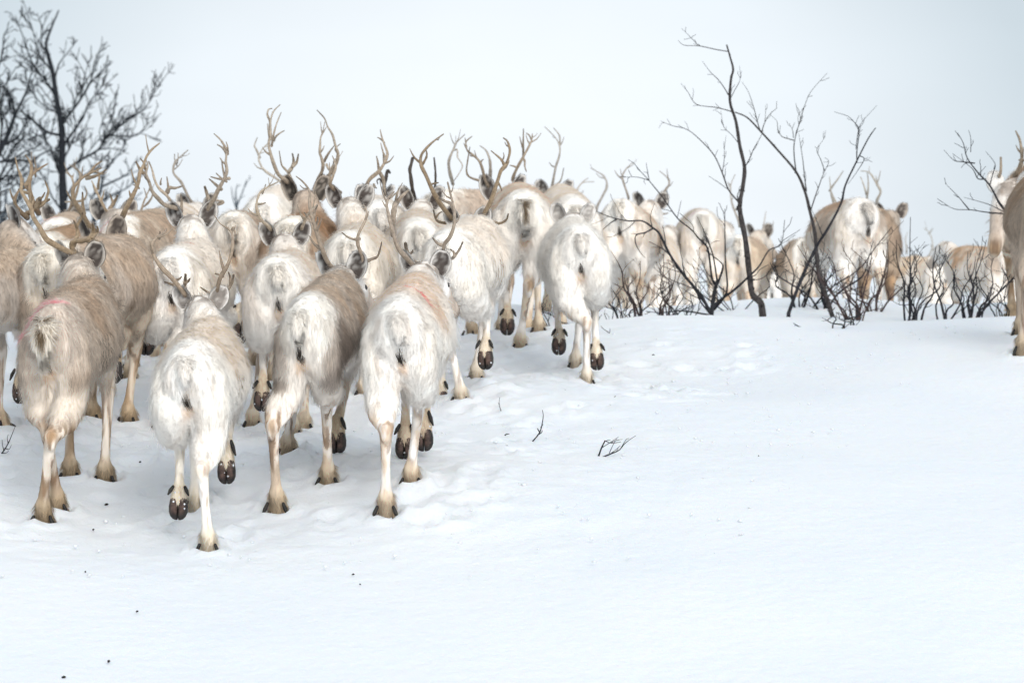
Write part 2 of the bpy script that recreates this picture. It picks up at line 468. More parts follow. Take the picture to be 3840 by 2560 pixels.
def strands(V, N, T, count, length_fn, flow_fn, col_fn, width, rng, seg=2, lift=.42):
    A = V[T[:, 0]]; B = V[T[:, 1]]; C = V[T[:, 2]]
    ar = np.linalg.norm(np.cross(B - A, C - A), axis=1)
    idx = rng.choice(len(T), count, p=ar / ar.sum())
    u = rng.random(count); v = rng.random(count); fl = u + v > 1; u[fl] = 1 - u[fl]; v[fl] = 1 - v[fl]
    u = u[:, None]; v = v[:, None]
    P = A[idx] * (1 - u - v) + B[idx] * u + C[idx] * v
    Nn = N[T[idx, 0]] * (1 - u - v) + N[T[idx, 1]] * u + N[T[idx, 2]] * v
    Nn /= np.linalg.norm(Nn, axis=1)[:, None] + 1e-9
    L = length_fn(P, Nn)
    fl = flow_fn(P, Nn)
    # locks of hair lean together
    jit = np.stack([fbm(P * 14, 2, 31 + k) - .5 for k in range(3)], 1) * 1.5 + rng.normal(0, .16, (count, 3))
    d = fl + jit
    d = d - Nn * (d * Nn).sum(1)[:, None]
    d /= np.linalg.norm(d, axis=1)[:, None] + 1e-9
    D = d + Nn * (lift + .18 * rng.random((count, 1)))
    D /= np.linalg.norm(D, axis=1)[:, None]
    W = np.cross(D, Nn) + rng.normal(0, .35, (count, 3)); W /= np.linalg.norm(W, axis=1)[:, None] + 1e-9
    W *= np.where((np.cross(W, D) * Nn).sum(1) < 0, -1, 1)[:, None]
    wd = (width * (.7 + .6 * rng.random(count)))[:, None] if np.ndim(width) else width * (.7 + .6 * rng.random((count, 1)))
    L = (L * (.65 + .6 * rng.random(count)))[:, None]
    R0 = P - Nn * .004
    tip = R0 + D * L * .8 + (d * .75 + np.array([0, 0, -.25])) * L * .3
    col = col_fn(P, Nn) * (.70 + .48 * rng.random((count, 1)))
    if seg == 2:
        mid = R0 + D * L * .5
        VV = np.stack([R0 - W * wd / 2, R0 + W * wd / 2, mid + W * wd * .42, mid - W * wd * .42, tip], 1).reshape(-1, 3)
        k = np.arange(count)[:, None] * 5
        Q = k + np.array([[0, 1, 2, 3]]); T3 = k + np.array([[3, 2, 4]]); r = 5
    else:
        VV = np.stack([R0 - W * wd / 2, R0 + W * wd / 2, tip], 1).reshape(-1, 3)
        k = np.arange(count)[:, None] * 3
        Q = np.zeros((0, 4), int); T3 = k + np.array([[0, 1, 2]]); r = 3
    return VV, Q, T3, np.repeat(np.clip(col, .008, .95), r, 0), np.repeat(Nn, r, 0)

def hoof_mesh(foot, toe, sole, side):
    """foot = pastern end, toe = unit axis to the toe, sole = unit vector out of the sole"""
    g = Geo(); lat = unit(np.cross(toe, sole))
    for s_ in (-1, 1):
        R = []; cols = []
        for t_, w_, h_, o_ in ((-.018, .012, .018, .010), (0, .024, .030, .014), (.03, .027, .030, .016), (.056, .026, .026, .0155), (.074, .021, .019, .0135), (.086, .013, .010, .010), (.090, .005, .004, .008)):
            c = foot + toe * t_ + lat * s_ * o_ + sole * .004
            th = np.arange(10) * 2 * pi / 10
            lt = np.maximum(.0012, o_ + np.cos(th) * w_) - o_      # flat inner wall: the two claws close on each other
            R.append(c + s_ * lt[:, None] * lat + np.sin(th)[:, None] * sole * h_)
        R = np.array(R)
        th = np.arange(10) * 2 * pi / 10
        col = np.tile(np.array([.022, .018, .016]), (len(R) * 10 + 2, 1))
        inn = (np.sin(th) > .3) & (np.abs(np.cos(th)) < .8)
        for i in range(1, 4):
            col[i * 10:(i + 1) * 10][inn] = (.075, .045, .035)
        g.loft(R, col=None); g.C.append(col)
        # snow caked between and under the claws
        rg = np.random.default_rng(int(abs(foot[0] * 1e5)) + s_ + 5)
        for _ in range(4):
            c = foot + toe * rg.uniform(-.03, .07) + lat * s_ * rg.uniform(0, .034) + sole * rg.uniform(.008, .034)
            rr_ = rg.uniform(.0025, .0065); g.add(c + rr_ * np.array([(1, 0, 0), (-1, 0, 0), (0, 1, 0), (0, -1, 0), (0, 0, 1), (0, 0, -1)], float) * rg.uniform(.6, 1.3, (6, 1)),
                  T=[(0, 2, 4), (2, 1, 4), (1, 3, 4), (3, 0, 4), (2, 0, 5), (1, 2, 5), (3, 1, 5), (0, 3, 5)], col=(.8, .82, .85))
        # dewclaw
        a = foot - toe * .055 + lat * s_ * .026 + sole * .020
        if sole[2] < -.5: a = foot + np.array([s_ * .034 * np.sign(lat[0]), -.062, .028])
        td = toe if sole[2] > -.5 else np.array([0, -.25, -.95])
        g.tube([a, a + td * .018 + lat * s_ * .010 + sole * .008, a + td * .036 + lat * s_ * .019 + sole * .010], [.007, .009, .004], 6, (.016, .014, .012), round_ends=True)
    return g

def deer(name_label, px, d, s=1.0, yaw=0, coatd=WHITE, poll=None, hyaw=0, hpitch=-25, top=None, legs=None, antlers=(), fur=20000, vox=.011,
         seed=1, marks=(), patch=(), ears=True, earcol=(.07, .06, .055), tail=1, eyes=False, group="reindeer of the walking herd", feet=True, earlen=.125, vent=0.0, slash=0, groundz=None, acol=(.40, .30, .205), slope=.13, eardark=1, nturn=0, wide=1.0, ptz=None, tailcol=None):
    rng = np.random.default_rng(seed)
    rx = at(px, 1280, d)[0]
    gz = g1(rx, d)
    ya = radians(yaw); fwd = np.array([sin(ya), cos(ya), 0]); rgt = np.array([cos(ya), -sin(ya), 0])
    org = np.array([rx, d, gz])
    def toworld(P):
        P = np.atleast_2d(P); return org + s * (P[:, :1] * rgt + P[:, 1:2] * fwd + P[:, 2:] * np.array([0, 0, 1.]))
    def tolocal(Wp):
        v = (np.asarray(Wp, float) - org) / s
        return np.array([v @ rgt, v @ fwd, v[2]])
    # slope of the ground under the animal, followed by its back
    fz = (g1(*(org + fwd * s * .8)[:2]) - gz) / (.8 * s)
    slope_ = np.clip(fz, -.15, .15)
    root = empty("reindeer", org)
    tag(root, name_label, "reindeer", group)
    # poll in local coordinates
    if poll is not None:
        dpoll = d + 1.12 * s * cos(ya) + (.05 if ptz is None else ptz)
        PL = tolocal(at(poll[0], poll[1], dpoll)); PL[2] -= slope_ * PL[1]
    else:
        PL = np.array([0.0, 1.15, .93])
    B = np.array([0, .80, .75])
    # ------- shell parts, all in the unsheared local frame
    g = Geo()
    st = [(-.190, .835, .05, .05), (-.168, .82, .100, .095), (-.11, .785, .145, .155), (.0, .752, .178, .192), (.14, .742, .202, .205), (.30, .733, .226, .212),
          (.46, .728, .236, .213), (.60, .730, .224, .212), (.74, .738, .188, .200), (.86, .75, .142, .165), (.95, .77, .10, .12)]
    g.loft([ring((0, y, cz), (0, 1, 0), w_ * wide, h_, drop=.24 if y > .1 else .16, sq=2.05) for y, cz, w_, h_ in st])
    # neck
    hy = radians(hyaw); hp = radians(hpitch)
    hdir = np.array([sin(hy) * cos(hp), cos(hy) * cos(hp), sin(hp)])
    P0 = B; P3 = PL + np.array([0, 0, -.06]); dist = np.linalg.norm(P3 - P0)
    P1 = P0 + np.array([0, .4 * dist, .02]); P2 = P3 - np.array([hdir[0] * .5, abs(hdir[1]) * .5 + .2, -.1]) * dist * .45
    nr = []
    for t_ in np.linspace(0, 1, 9):
        c = (1 - t_) ** 3 * P0 + 3 * (1 - t_) ** 2 * t_ * P1 + 3 * (1 - t_) * t_ ** 2 * P2 + t_ ** 3 * P3
        dt = 3 * ((1 - t_) ** 2 * (P1 - P0) + 2 * (1 - t_) * t_ * (P2 - P1) + t_ ** 2 * (P3 - P2))
        nr.append(ring(c - np.array([0, 0, .035 * (1 - t_)]), dt, .135 + (.072 - .135) * t_ ** .8, .165 + (.088 - .165) * t_ ** .7, drop=.08))
    g.loft(nr)
    hd0 = PL + np.array([0, 0, -.055])
    hs = [(-.06, .05, .05, 0), (-.03, .078, .082, 0), (.04, .084, .088, -.005), (.11, .078, .084, -.012), (.18, .062, .070, -.016), (.25, .046, .052, -.016), (.31, .044, .046, -.014), (.345, .036, .038, -.012), (.365, .018, .02, -.012)]
    g.loft([ring(hd0 + hdir * t_ + np.array([0, 0, dz]), hdir, w_, h_, k=16) for t_, w_, h_, dz in hs])
    # legs
    wl = min(1.0, wide)
    hocks = []; feetp = []; hoofs = []; legs = legs or {}
    nominal = {'HL': (-.10, -.02), 'HR': (.10, -.02), 'FL': (-.10, .76), 'FR': (.10, .76)}
    for L_ in ('HL', 'HR', 'FL', 'FR'):
        sx = -1 if L_[1] == 'L' else 1
        spc = legs.get(L_)
        nx, ny = nominal[L_]
        if spc is None:
            spc = ('d', nx + rng.normal(0, .015), rng.normal(0, .12))
        kind = spc[0]
        if kind == 'd':      # default planted, local offsets
            fx, fy = spc[1], ny + spc[2]
            wv = toworld([fx, fy, 0])[0]
            ft = np.array([fx, fy, (g1(wv[0], wv[1]) - gz) / s])
        elif kind == 'p':    # planted at photograph column px
            dd = d + s * (ny + spc[2]) * cos(ya)
            wv = at(spc[1], 1280, dd); ft = tolocal([wv[0], dd, g1(wv[0], dd)])
        else:                # lifted, fetlock seen at px,py
            dd = d + s * (ny + spc[3]) * cos(ya)
            ft = tolocal(at(spc[1], spc[2], dd))
        if kind in 'dp':
            wv = toworld(ft)[0]; HOLES.append((wv[0], wv[1] - .01, .062 * s, .035))
            toe = unit([0, .9, -.28]); sole = unit([0, -.28, -.9])
            foot = ft + np.array([0, 0, .004]); fet = ft + np.array([0, -.045, .082])
        else:
            toe = unit([0.04 * sx, -.10, -1.]); sole = unit([0, -1., .12])
            fet = ft + np.array([0, .0, .0]); foot = ft + np.array([0, -.012, -.045])
        if L_[0] == 'H':
            hip = np.array([sx * .085, .03, .77 + 0]); 
            st_ = np.array([sx * .118, .13, .575])
            if kind in 'dp':
                hk = np.array([fet[0] * .62 + sx * .10 * .38, fet[1] - .075 + .35 * (0 - fet[1]) * .3, ft[2] + .385])
            else:
                hk = np.array([fet[0] * .7 + sx * .10 * .3, fet[1] + .10, min(fet[2] + .265, .47)])
            if len(spc) > 3 and kind == 'p':
                hk[0] = tolocal(at(spc[3], 1280, d))[0]
            g.tube(crom([np.array([sx * .086 * wl, -.042, .765]), np.array([sx * .094 * wl, -.046, .655]), np.array([sx * .100 * wl, .0, .56]) * .8 + hk * .2, np.array([sx * .104, .0, .52]) * .38 + hk * .62, hk], 3),
                   np.interp(np.linspace(0, 1, 13), [0, .25, .5, .75, .9, 1], [.106 * wl, .108 * wl, .094 * wl, .066, .045, .037]), 12, round_ends=True)
            g.tube([hk + [0, -.018, .012], hk + [0, -.012, -.05]], [.026, .022], 8, round_ends=True)
            g.tube(crom([hk, hk * .5 + fet * .5, fet], 4), np.interp(np.linspace(0, 1, 9), [0, .2, .55, .85, 1], [.035, .027, .0215, .024, .031]), 10, round_ends=True)
            hocks.append(hk)
        else:
            sh = np.array([sx * .095 * wl, .80, .72]); el = np.array([sx * .105 * wl, .70, .55])
            if kind in 'dp':
                ca = np.array([fet[0] * .6 + sx * .105 * .4, fet[1] * .6 + .76 * .4 + .02, ft[2] + .335])
            else:
                ca = np.array([fet[0] * .7 + sx * .105 * .3, fet[1] + .13, min(fet[2] + .21, .46)])
            g.tube(crom([sh, el, el * .4 + ca * .6, ca], 4), np.interp(np.linspace(0, 1, 13), [0, .33, .6, 1], [.09 * wl, .072 * wl, .043, .034]), 12, round_ends=True)
            g.tube(crom([ca, ca * .5 + fet * .5, fet], 4), np.interp(np.linspace(0, 1, 9), [0, .2, .55, .85, 1], [.033, .025, .0215, .024, .031]), 10, round_ends=True)
        g.tube([fet, fet * .45 + foot * .55, foot], [.036, .038, .040], 10, round_ends=True)
        feetp.append(foot * .5 + fet * .5); hoofs.append((foot, toe, sole, L_))
    # shear with the slope except for feet: subtract slope from leg parts by acting only above the knees
    V, N, T, Q, T3 = remesh(g, vox, 5 if vox < .013 else 3)
    def shear(P):
        P = np.array(P, float)
        f = sm(.30, .52, P[:, 2] - np.clip(slope_, 0, 1) * P[:, 1] * 0)
        P[:, 2] += slope_ * P[:, 1] * f
        return P
    facelen = .36
    info = dict(poll=PL, facedist=lambda P: np.where(np.linalg.norm((P - hd0) - np.outer((P - hd0) @ hdir, hdir), axis=1) < .10, np.clip((P - hd0) @ hdir / facelen, 0, 1), 0) * (((P - hd0) @ hdir) > 0),
                sink=0.0, hocks=hocks, feet=feetp)
    sp = dict(coat=coatd, seed=seed * 13, vent=vent, marks=marks, patch=patch, slash=slash, nturn=nturn)
    cf = lambda P, Nn: coat_colour(P, Nn, sp, info)
    col = cf(V, N)
    feet_a = np.array(feetp)
    def near_feet(P):
        return np.min([np.linalg.norm(P - f, axis=1) for f in feet_a], axis=0)
    lifted = [legs.get(k_, ('d',))[0] == 'l' for k_ in ('HL', 'HR', 'FL', 'FR')]
    def lift_near(P):
        return np.array(lifted)[np.argmin([np.linalg.norm(P - f, axis=1) for f in feet_a], axis=0)]
    def length(P, Nn):
        L = np.full(len(P), .034)
        L = np.where((P[:, 1] < .0) & (P[:, 2] > .6), .040, L)
        L = np.where(P[:, 2] < .45, .013, L)
        L = np.where((P[:, 1] > .85) & (P[:, 2] > .5), .045, L)
        dh = np.linalg.norm(P - PL, axis=1); L = np.where(dh < .14, .020, L)
        L = np.where(info['facedist'](P) > .15, .010, L)
        nf = near_feet(P); L = np.where(nf < .06, np.where(lift_near(P), .022, .040), L)
        return L
    def flow(P, Nn):
        Fd = np.tile(np.array([0, -.45, -.85]), (len(P), 1))
        lg = P[:, 2] < .45
        Fd[lg] = (0, -.15, -1)
        nb = (P[:, 1] > .85) & ~lg
        Fd[nb] = (0, -.85, -.55)
        return Fd
    W_ = [V]; QQ = [Q]; TT = [T3]; CC = [col]; NN = [N]; n0 = len(V)
    if fur:
        wd = .0024 if vox < .013 else .0036
        VV, Q2, T2, C2, N2 = strands(V, N, T, fur, length, flow, cf, wd, rng, seg=2 if fur > 12000 else 1)
        W_.append(VV); QQ.append(Q2 + n0); TT.append(T2 + n0); CC.append(C2); NN.append(N2); n0 += len(VV)
        # sparse long guard hairs that make the outline soft
        VV, Q2, T2, C2, N2 = strands(V, N, T, fur // 9, lambda P, n_: np.where(P[:, 2] < .47, .016, .058), flow, cf, .0021, rng, seg=2, lift=.62)
        W_.append(VV); QQ.append(Q2 + n0); TT.append(T2 + n0); CC.append(C2); NN.append(N2); n0 += len(VV)
        # extra shaggy hair round the feet
        if feet and fur > 8000:
            sel = near_feet(V[T].mean(1)) < .062
            if sel.sum() > 10:
                VV, Q2, T2, C2, N2 = strands(V, N, T[sel], 1300, lambda P, n_: np.where(lift_near(P), .024, .042), lambda P, n_: np.tile(np.array([0, -.3, -1.]), (len(P), 1)),
                                             lambda P, n_: np.tile((TUFT + np.asarray(coatd['leg'])) * .5, (len(P), 1)) * (.7 + .6 * rng.random((len(P), 1))), .0026, rng, seg=2, lift=.34)
                W_.append(VV); QQ.append(Q2 + n0); TT.append(T2 + n0); CC.append(C2); NN.append(N2); n0 += len(VV)
    Vall = shear(np.vstack(W_))
    R = np.stack([rgt, fwd, np.array([0, 0, 1.])], 0)      # rows: local axes in world
    def fin(P): return (s * (np.asarray(P) @ R))
    me = mk_mesh("body", fin(Vall), [np.vstack(QQ), np.vstack(TT)], np.vstack(CC), [M_FUR], np.vstack(NN) @ R)
    link("body", me, root)
    PLs = shear(PL[None])[0]
    # tail
    if tail:
        tg = Geo()
        tb = np.array([vent * .6, -.155 if tail < 1.3 else -.18, .885 if tail < 1.3 else .865]); tr = tail
        P = crom([tb, tb + [0, -.045, -.005], tb + [vent * .5, -.06, -.06], tb + [vent, -.045, -.125 * tr]], 3)
        tg.tube(P, np.interp(np.linspace(0, 1, len(P)), [0, .3, .65, 1], [.018, .026, .024, .006] if tail < 1.3 else [.03, .042, .038, .01]), 10, flat=.6, round_ends=True)
        tV = np.vstack(tg.V); tn = tV - np.repeat(P.mean(0)[None], len(tV), 0); tn /= np.linalg.norm(tn, axis=1)[:, None]
        tQ = np.vstack(tg.Q); tT = np.vstack(tg.T); tri = np.vstack([tQ[:, :3], tQ[:, [0, 2, 3]], tT])
        dc = np.asarray(coatd['saddle']) * .6 if tail < 1.3 else np.array([.16, .12, .08])
        def tcf(P_, n_):
            dm = sm(.022 if tail >= 1.3 else .02, .006, np.abs(P_[:, 0] - vent)) * sm(.77, .83, P_[:, 2]) * (1 if tail >= 1.3 else .08)
            dm = dm * sm(.25, .55, fbm(P_ * np.array([60, 60, 18]), 2, seed))
            return np.tile(np.asarray(tailcol if tailcol else coatd['rump']) * .86, (len(P_), 1)) * (1 - dm[:, None]) + dm[:, None] * dc
        VV, Q2, T2, C2, N2 = strands(tV, tn, tri, 2500 if fur > 8000 else 500, lambda P_, n_: np.full(len(P_), .05 if tail < 1.3 else .06), lambda P_, n_: np.tile(np.array([0, -.1, -1.]), (len(P_), 1)), tcf, .0028, rng, 2, .28 if tail < 1.3 else .5)
        tme = mk_mesh("tail", fin(shear(np.vstack([tV, VV]))), [np.vstack([tQ, Q2 + len(tV)]), np.vstack([tT, T2 + len(tV)])], np.vstack([tcf(tV, tn), C2]), [M_FUR], np.vstack([tn, N2]) @ R)
        link("tail", tme, root)
    # ears
    up = np.array([0, 0, 1.]); hr = unit(np.cross(hdir, up)); hu = np.cross(hr, hdir); hb = -unit([hdir[0], hdir[1], 0])
    if ears:
        for sx in (-1, 1):
            base = PLs + hr * sx * .074 + up * (-.035) + hb * .0
            ax = unit(up * 1.0 + hr * sx * .30 + hb * .05)
            opn = unit(hb * 1.0 + hr * sx * .45)          # the ear opens outward and back
            opn = unit(opn - ax * (opn @ ax)); sd2 = np.cross(ax, opn)
            nu, nv = 9, 9
            def grid(off):
                G_ = []
                for i in range(nu):
                    u_ = i / (nu - 1); wv_ = .043 * max(0.0, sin(pi * min(1, u_ * .86 + .10))) ** .6 + .004
                    for j in range(nv):
                        v_ = (j / (nv - 1) * 2 - 1) * 1.25
                        G_.append(base + ax * earlen * u_ + sd2 * wv_ * sin(v_) * 1.05 + opn * (-wv_ * cos(v_) * .75 + .01 + .015 * u_) - opn * off * cos(v_) - sd2 * off * sin(v_) * -1)
                return np.array(G_)
            A_ = grid(0.0); B_ = grid(.006)
            i_ = np.arange(nu - 1)[:, None]; j_ = np.arange(nv - 1)[None]
            q_ = np.stack([i_ * nv + j_, i_ * nv + j_ + 1, (i_ + 1) * nv + j_ + 1, (i_ + 1) * nv + j_], -1).reshape(-1, 4)
            ed = [];  m_ = nu * nv
            for i in range(nu - 1):
                ed.append((i * nv, (i + 1) * nv, (i + 1) * nv + m_, i * nv + m_)); ed.append((i * nv + nv - 1, i * nv + nv - 1 + m_, (i + 1) * nv + nv - 1 + m_, (i + 1) * nv + nv - 1))
            for j in range(nv - 1):
                k_ = (nu - 1) * nv + j; ed.append((k_, k_ + 1, k_ + 1 + m_, k_ + m_))
            uu = np.repeat(np.linspace(0, 1, nu), nv); vv = np.tile(np.linspace(-1, 1, nv), nu)
            nc = np.asarray(coatd['neck'])
            ins = np.asarray(earcol) * (.6 + .9 * fbm(A_ * 60, 2, seed)[:, None])
            rimm = np.clip(sm(.60, .95, np.abs(vv)) + sm(.86, 1.0, uu) + .55 * sm(.5, .68, fbm(A_ * 70, 2, seed + 6)) * sm(.1, .5, uu), 0, 1)[:, None]
            inc = ins * (1 - rimm) + nc * .72 * rimm
            outc = nc * (.75 + .3 * fbm(B_ * 45, 2, seed + 2)[:, None]); outc = lerp(outc, (.20, .17, .15), sm(.35, .7, fbm(B_ * 30, 2, seed + 4)) * .7 * eardark)
            Ve = np.vstack([A_, B_]); Ce = np.vstack([inc, outc])
            tri = np.vstack([q_[:, :3], q_[:, [0, 2, 3]]])
            nA = np.tile(opn, (len(A_), 1)) + sd2[None] * (-vv * .6)[:, None]; nA /= np.linalg.norm(nA, axis=1)[:, None]
            parts = [(Ve, np.vstack([q_, q_[:, ::-1] + m_, np.array(ed)]), np.zeros((0, 3), int), Ce, np.vstack([nA, -nA]))]
            if fur > 5000:
                axl = ax
                a1 = strands(A_, nA, tri, 350, lambda P_, n_: np.full(len(P_), .014), lambda P_, n_: np.tile(axl, (len(P_), 1)), lambda P_, n_: np.tile(np.asarray(earcol) * 1.6, (len(P_), 1)) * (.4 + 1.2 * rng.random((len(P_), 1))), .002, rng, 1, .3)
                a2 = strands(B_, -nA, tri, 700, lambda P_, n_: np.full(len(P_), .016), lambda P_, n_: np.tile(axl, (len(P_), 1)), lambda P_, n_: np.tile(nc, (len(P_), 1)) * (.5 + .6 * rng.random((len(P_), 1))), .002, rng, 1, .4)
                parts += [a1[:2] + a1[2:], a2[:2] + a2[2:]]
            vv_ = []; qq_ = []; tt_ = []; cc_ = []; nn_ = []; o_ = 0
            for (a, b2, c2, d2, e2) in parts:
                vv_.append(a); cc_.append(d2); nn_.append(e2)
                qq_.append(np.asarray(b2) + o_); tt_.append(np.asarray(c2) + o_); o_ += len(a)
            eme = mk_mesh("ear", fin(np.vstack(vv_)), [np.vstack(qq_), np.vstack(tt_)], np.vstack(cc_), [M_FUR], np.vstack(nn_) @ R)
            link("ear", eme, root)
    if eyes:
        for sx in (-1, 1):
            eg = Geo(); c = shear((hd0 + hdir * .11)[None])[0] + hr * sx * .062 + hu * .022
            th = np.linspace(0, pi, 7); rr = []
            for a in th[1:-1]:
                ph = np.arange(10) * 2 * pi / 10
                rr.append(c + .017 * (np.cos(a) * hdir + np.sin(a) * (np.cos(ph)[:, None] * hr + np.sin(ph)[:, None] * hu)))
            eg.loft(np.array(rr)); link("eye", mk_mesh("eye", fin(np.vstack(eg.V)), [np.vstack(eg.Q), np.vstack(eg.T)], None, [M_EYE]), root)
    if feet:
        for f_, toe, sole, nm in hoofs:
            hg = hoof_mesh(f_, toe, sole, nm)
            V_ = (np.vstack(hg.V) - f_) * 1.05 + f_
            link("hoof", mk_mesh("hoof", fin(shear(V_)), [np.vstack(hg.Q), np.vstack(hg.T)], np.vstack(hg.C), [M_HOOF]), root)
    # antlers: each beam and tine traced at the head's own distance, with depth of its own
    dh = d + 1.12 * s * cos(ya) + (.05 if ptz is None else ptz)
    for an in antlers:
        ag = Geo()
        for bi, (r0, r1, bow, pts) in enumerate(an):
            W0 = crom([at(x_, y_, dh) for x_, y_ in pts], 4)
            n = len(W0); t_ = np.linspace(0, 1, n)
            # beams sweep back over the neck and come forward at the top; tines branch forward
            W0[:, 1] += .07 * (1 - t_) ** 3 + bow * np.sin(t_ * pi * .95) + (rng.random() - .5) * .02 * t_
            rad = (r0 + (r1 - r0) * t_ ** 1.3) * 1.02 * (1 + .10 * np.sin(t_ * 23 + r0 * 900))
            a0 = np.asarray(acol) * (.68 + .28 * rng.random())
            colr = np.outer(1 - .45 * sm(.0, .35, 1 - t_) * 0, a0)[:1].repeat(n, 0)
            tipm = sm(.75, 1, t_)[:, None]
            colr = colr * (1 - tipm) + tipm * (a0 * (.8 if bi == 0 else .5))
            basem = sm(.12, .0, t_)[:, None] * (1 if bi == 0 else 0)
            colr = colr * (1 - .4 * basem)
            ag.tube(W0 - org, rad, 8, colr, flat=.85, round_ends=True)
            ln = np.linalg.norm(np.diff(W0, axis=0), axis=1).sum()
            if ln > .34 and bi == 0 and r0 > .010:       # short tines along the beam
                for _t in range(3):
                    i_ = int(n * (.35 + .55 * rng.random())); i_ = min(i_, n - 2)
                    tn_ = unit(W0[i_ + 1] - W0[i_]); sd_ = rng.normal(size=3); sd_ = unit(sd_ - tn_ * (sd_ @ tn_)) 
                    L_t = .035 + .07 * rng.random(); dd_ = unit(sd_ + tn_ * .7 + np.array([0, 0, .25]))
                    p0 = W0[i_] - org
                    ag.tube(crom([p0, p0 + dd_ * L_t * .5, p0 + dd_ * L_t * .85 + np.array([0, 0, L_t * .25])], 2), [rad[i_] * .75, rad[i_] * .62, rad[i_] * .5, rad[i_] * .36, .002], 6, a0 * .8, round_ends=True)
        link("antler", ag.mesh("antler", [M_ANTLER]), root)
    return root

# ------------------------------------------------------------------ the herd: key, rump column px, distance, rump-top row, scale or None (solved from terrain)
PLACE = {
 'side':   (-335, 18.3, 965, .97), 'front1': (212, 17.0, 1108, None), 'front2': (718, 16.5, 1262, None), 'front3': (1160, 17.1, 1085, None), 'front4': (1502, 16.9, 1092, None),
 'brown5': (222, 18.7, 935, 1.04), 'white6': (658, 19.5, 915, .98), 'white7': (1048, 19.0, 935, .97), 'white8': (1312, 20.4, 858, .95),
 'white9': (1690, 20.0, 862, .97), 'pale10': (1962, 22.8, 692, 1.0), 'white11': (2172, 21.2, 832, .94), 'grey12': (880, 22.2, 775, .95),
 'ruddy13': (1100, 21.3, 800, .98), 'tuft14': (1570, 21.9, 815, .95), 'beige15': (1690, 24.6, 700, 1.0), 'white16': (1425, 22.8, 735, .98),
 'spot17': (468, 21.3, 805, .98), 'back18': (640, 24.0, 790, .96), 'rump19': (180, 20.6, 860, .95), 'mid36': (575, 23.8, 838, .95), 'pink20': (215, 23.4, 800, 1.0),
 'white33': (1000, 24.2, 712, 1.0), 'pale32': (2150, 25.4, 775, .95),
 'far21': (2335, 27.6, 745, 1.0), 'low21b': (2420, 30.0, 925, .95), 'far22': (2632, 31.0, 772, 1.0), 'tan23': (2775, 34.0, 872, .97), 'brown24': (3015, 34.0, 885, .97),
 'big25': (3215, 27.4, 745, 1.03), 'dark26': (3292, 29.5, 775, 1.0), 'small27': (3515, 36.0, 958, .9), 'edge28': (3760, 31.0, 930, .9), 'edge29': (3935, 21.2, 660, None), 'edge30': (3868, 25.4, 615, 1.1),
 'lump31': (2550, 38.0, 985, .95), 'lump31b': (2900, 40.0, 1020, .95), 'gap35': (2255, 29.0, 860, .95),
}
extra = []
for k, (px, d, top, sc) in PLACE.items():
    if sc is not None:
        p = at(px, top, d); extra.append((p[0], p[1], p[2] - .965 * sc))
RBF = solve_terrain(extra)
def sc_of(k):
    px, d, top, sc = PLACE[k]
    if sc: return sc
    p = at(px, top, d)
    return (p[2] - g1(p[0], d)) / .965

A1 = [(.016, .004, -.14, [(300, 958), (282, 956), (236, 933), (204, 914), (180, 895), (159, 854), (137, 816), (128, 780), (118, 761), (102, 736), (91, 717), (91, 691), (86, 659), (72, 634), (60, 592)]),
      (.009, .003, .04, [(91, 691), (105, 666), (112, 634), (108, 605), (94, 581)]), (.013, .010, .05, [(130, 775), (140, 760), (150, 744)]),
      (.009, .003, .03, [(138, 775), (152, 768), (166, 752), (178, 717), (172, 691), (168, 678)]), (.008, .004, .0, [(96, 722), (84, 718), (70, 710)])]
A1b = [(.015, .012, .05, [(330, 975), (292, 958), (271, 946), (265, 918), (277, 905), (303, 903), (328, 898)]), (.017, .004, .12, [(325, 898), (345, 905), (358, 915), (370, 935)]),
       (.014, .004, .10, [(328, 900), (338, 876), (341, 855), (344, 838)]), (.011, .004, .12, [(340, 890), (351, 873), (357, 862), (362, 849)]),
       (.011, .004, .08, [(270, 922), (282, 882), (281, 855), (276, 828)]), (.009, .004, .05, [(281, 850), (287, 838), (300, 819), (309, 798)])]
A2 = [(.014, .003, -.12, [(700, 1112), (692, 1100), (649, 1043), (608, 997), (583, 951), (580, 911), (600, 888), (614, 878), (626, 859)]), (.007, .003, .02, [(592, 895), (598, 880), (600, 868)]),
      (.007, .003, .02, [(655, 1050), (670, 1046), (681, 1037)]), (.010, .006, .08, [(690, 1095), (686, 1075), (689, 1054), (695, 1029)]), (.009, .003, .08, [(689, 1058), (700, 1054), (712, 1043)]),
      (.010, .004, .06, [(684, 1090), (660, 1076), (640, 1066), (617, 1057)])]
A2b = [(.014, .003, -.12, [(808, 1098), (815, 1083), (832, 1037), (861, 991), (878, 934), (878, 882), (861, 859), (832, 842)]), (.006, .003, .02, [(864, 862), (872, 853), (880, 874), (879, 886)]),
       (.007, .003, .02, [(832, 1037), (820, 1030), (807, 1026)]), (.011, .005, .06, [(822, 1112), (832, 1106), (855, 1077), (868, 1055), (875, 1031)]), (.008, .003, .06, [(861, 1065), (859, 1040), (855, 1020)]),
       (.009, .003, .08, [(800, 1106), (786, 1103), (768, 1092), (752, 1077)])]
A3 = [(.014, .003, -.15, [(1275, 1030), (1262, 1020), (1230, 979), (1208, 921), (1186, 850), (1168, 779), (1166, 720), (1141, 685), (1112, 662)]),
      (.008, .003, .05, [(1182, 845), (1165, 830), (1150, 810), (1141, 796)]), (.009, .003, .05, [(1172, 815), (1178, 790), (1190, 770)]), (.007, .003, .03, [(1184, 838), (1190, 826), (1190, 814)])]
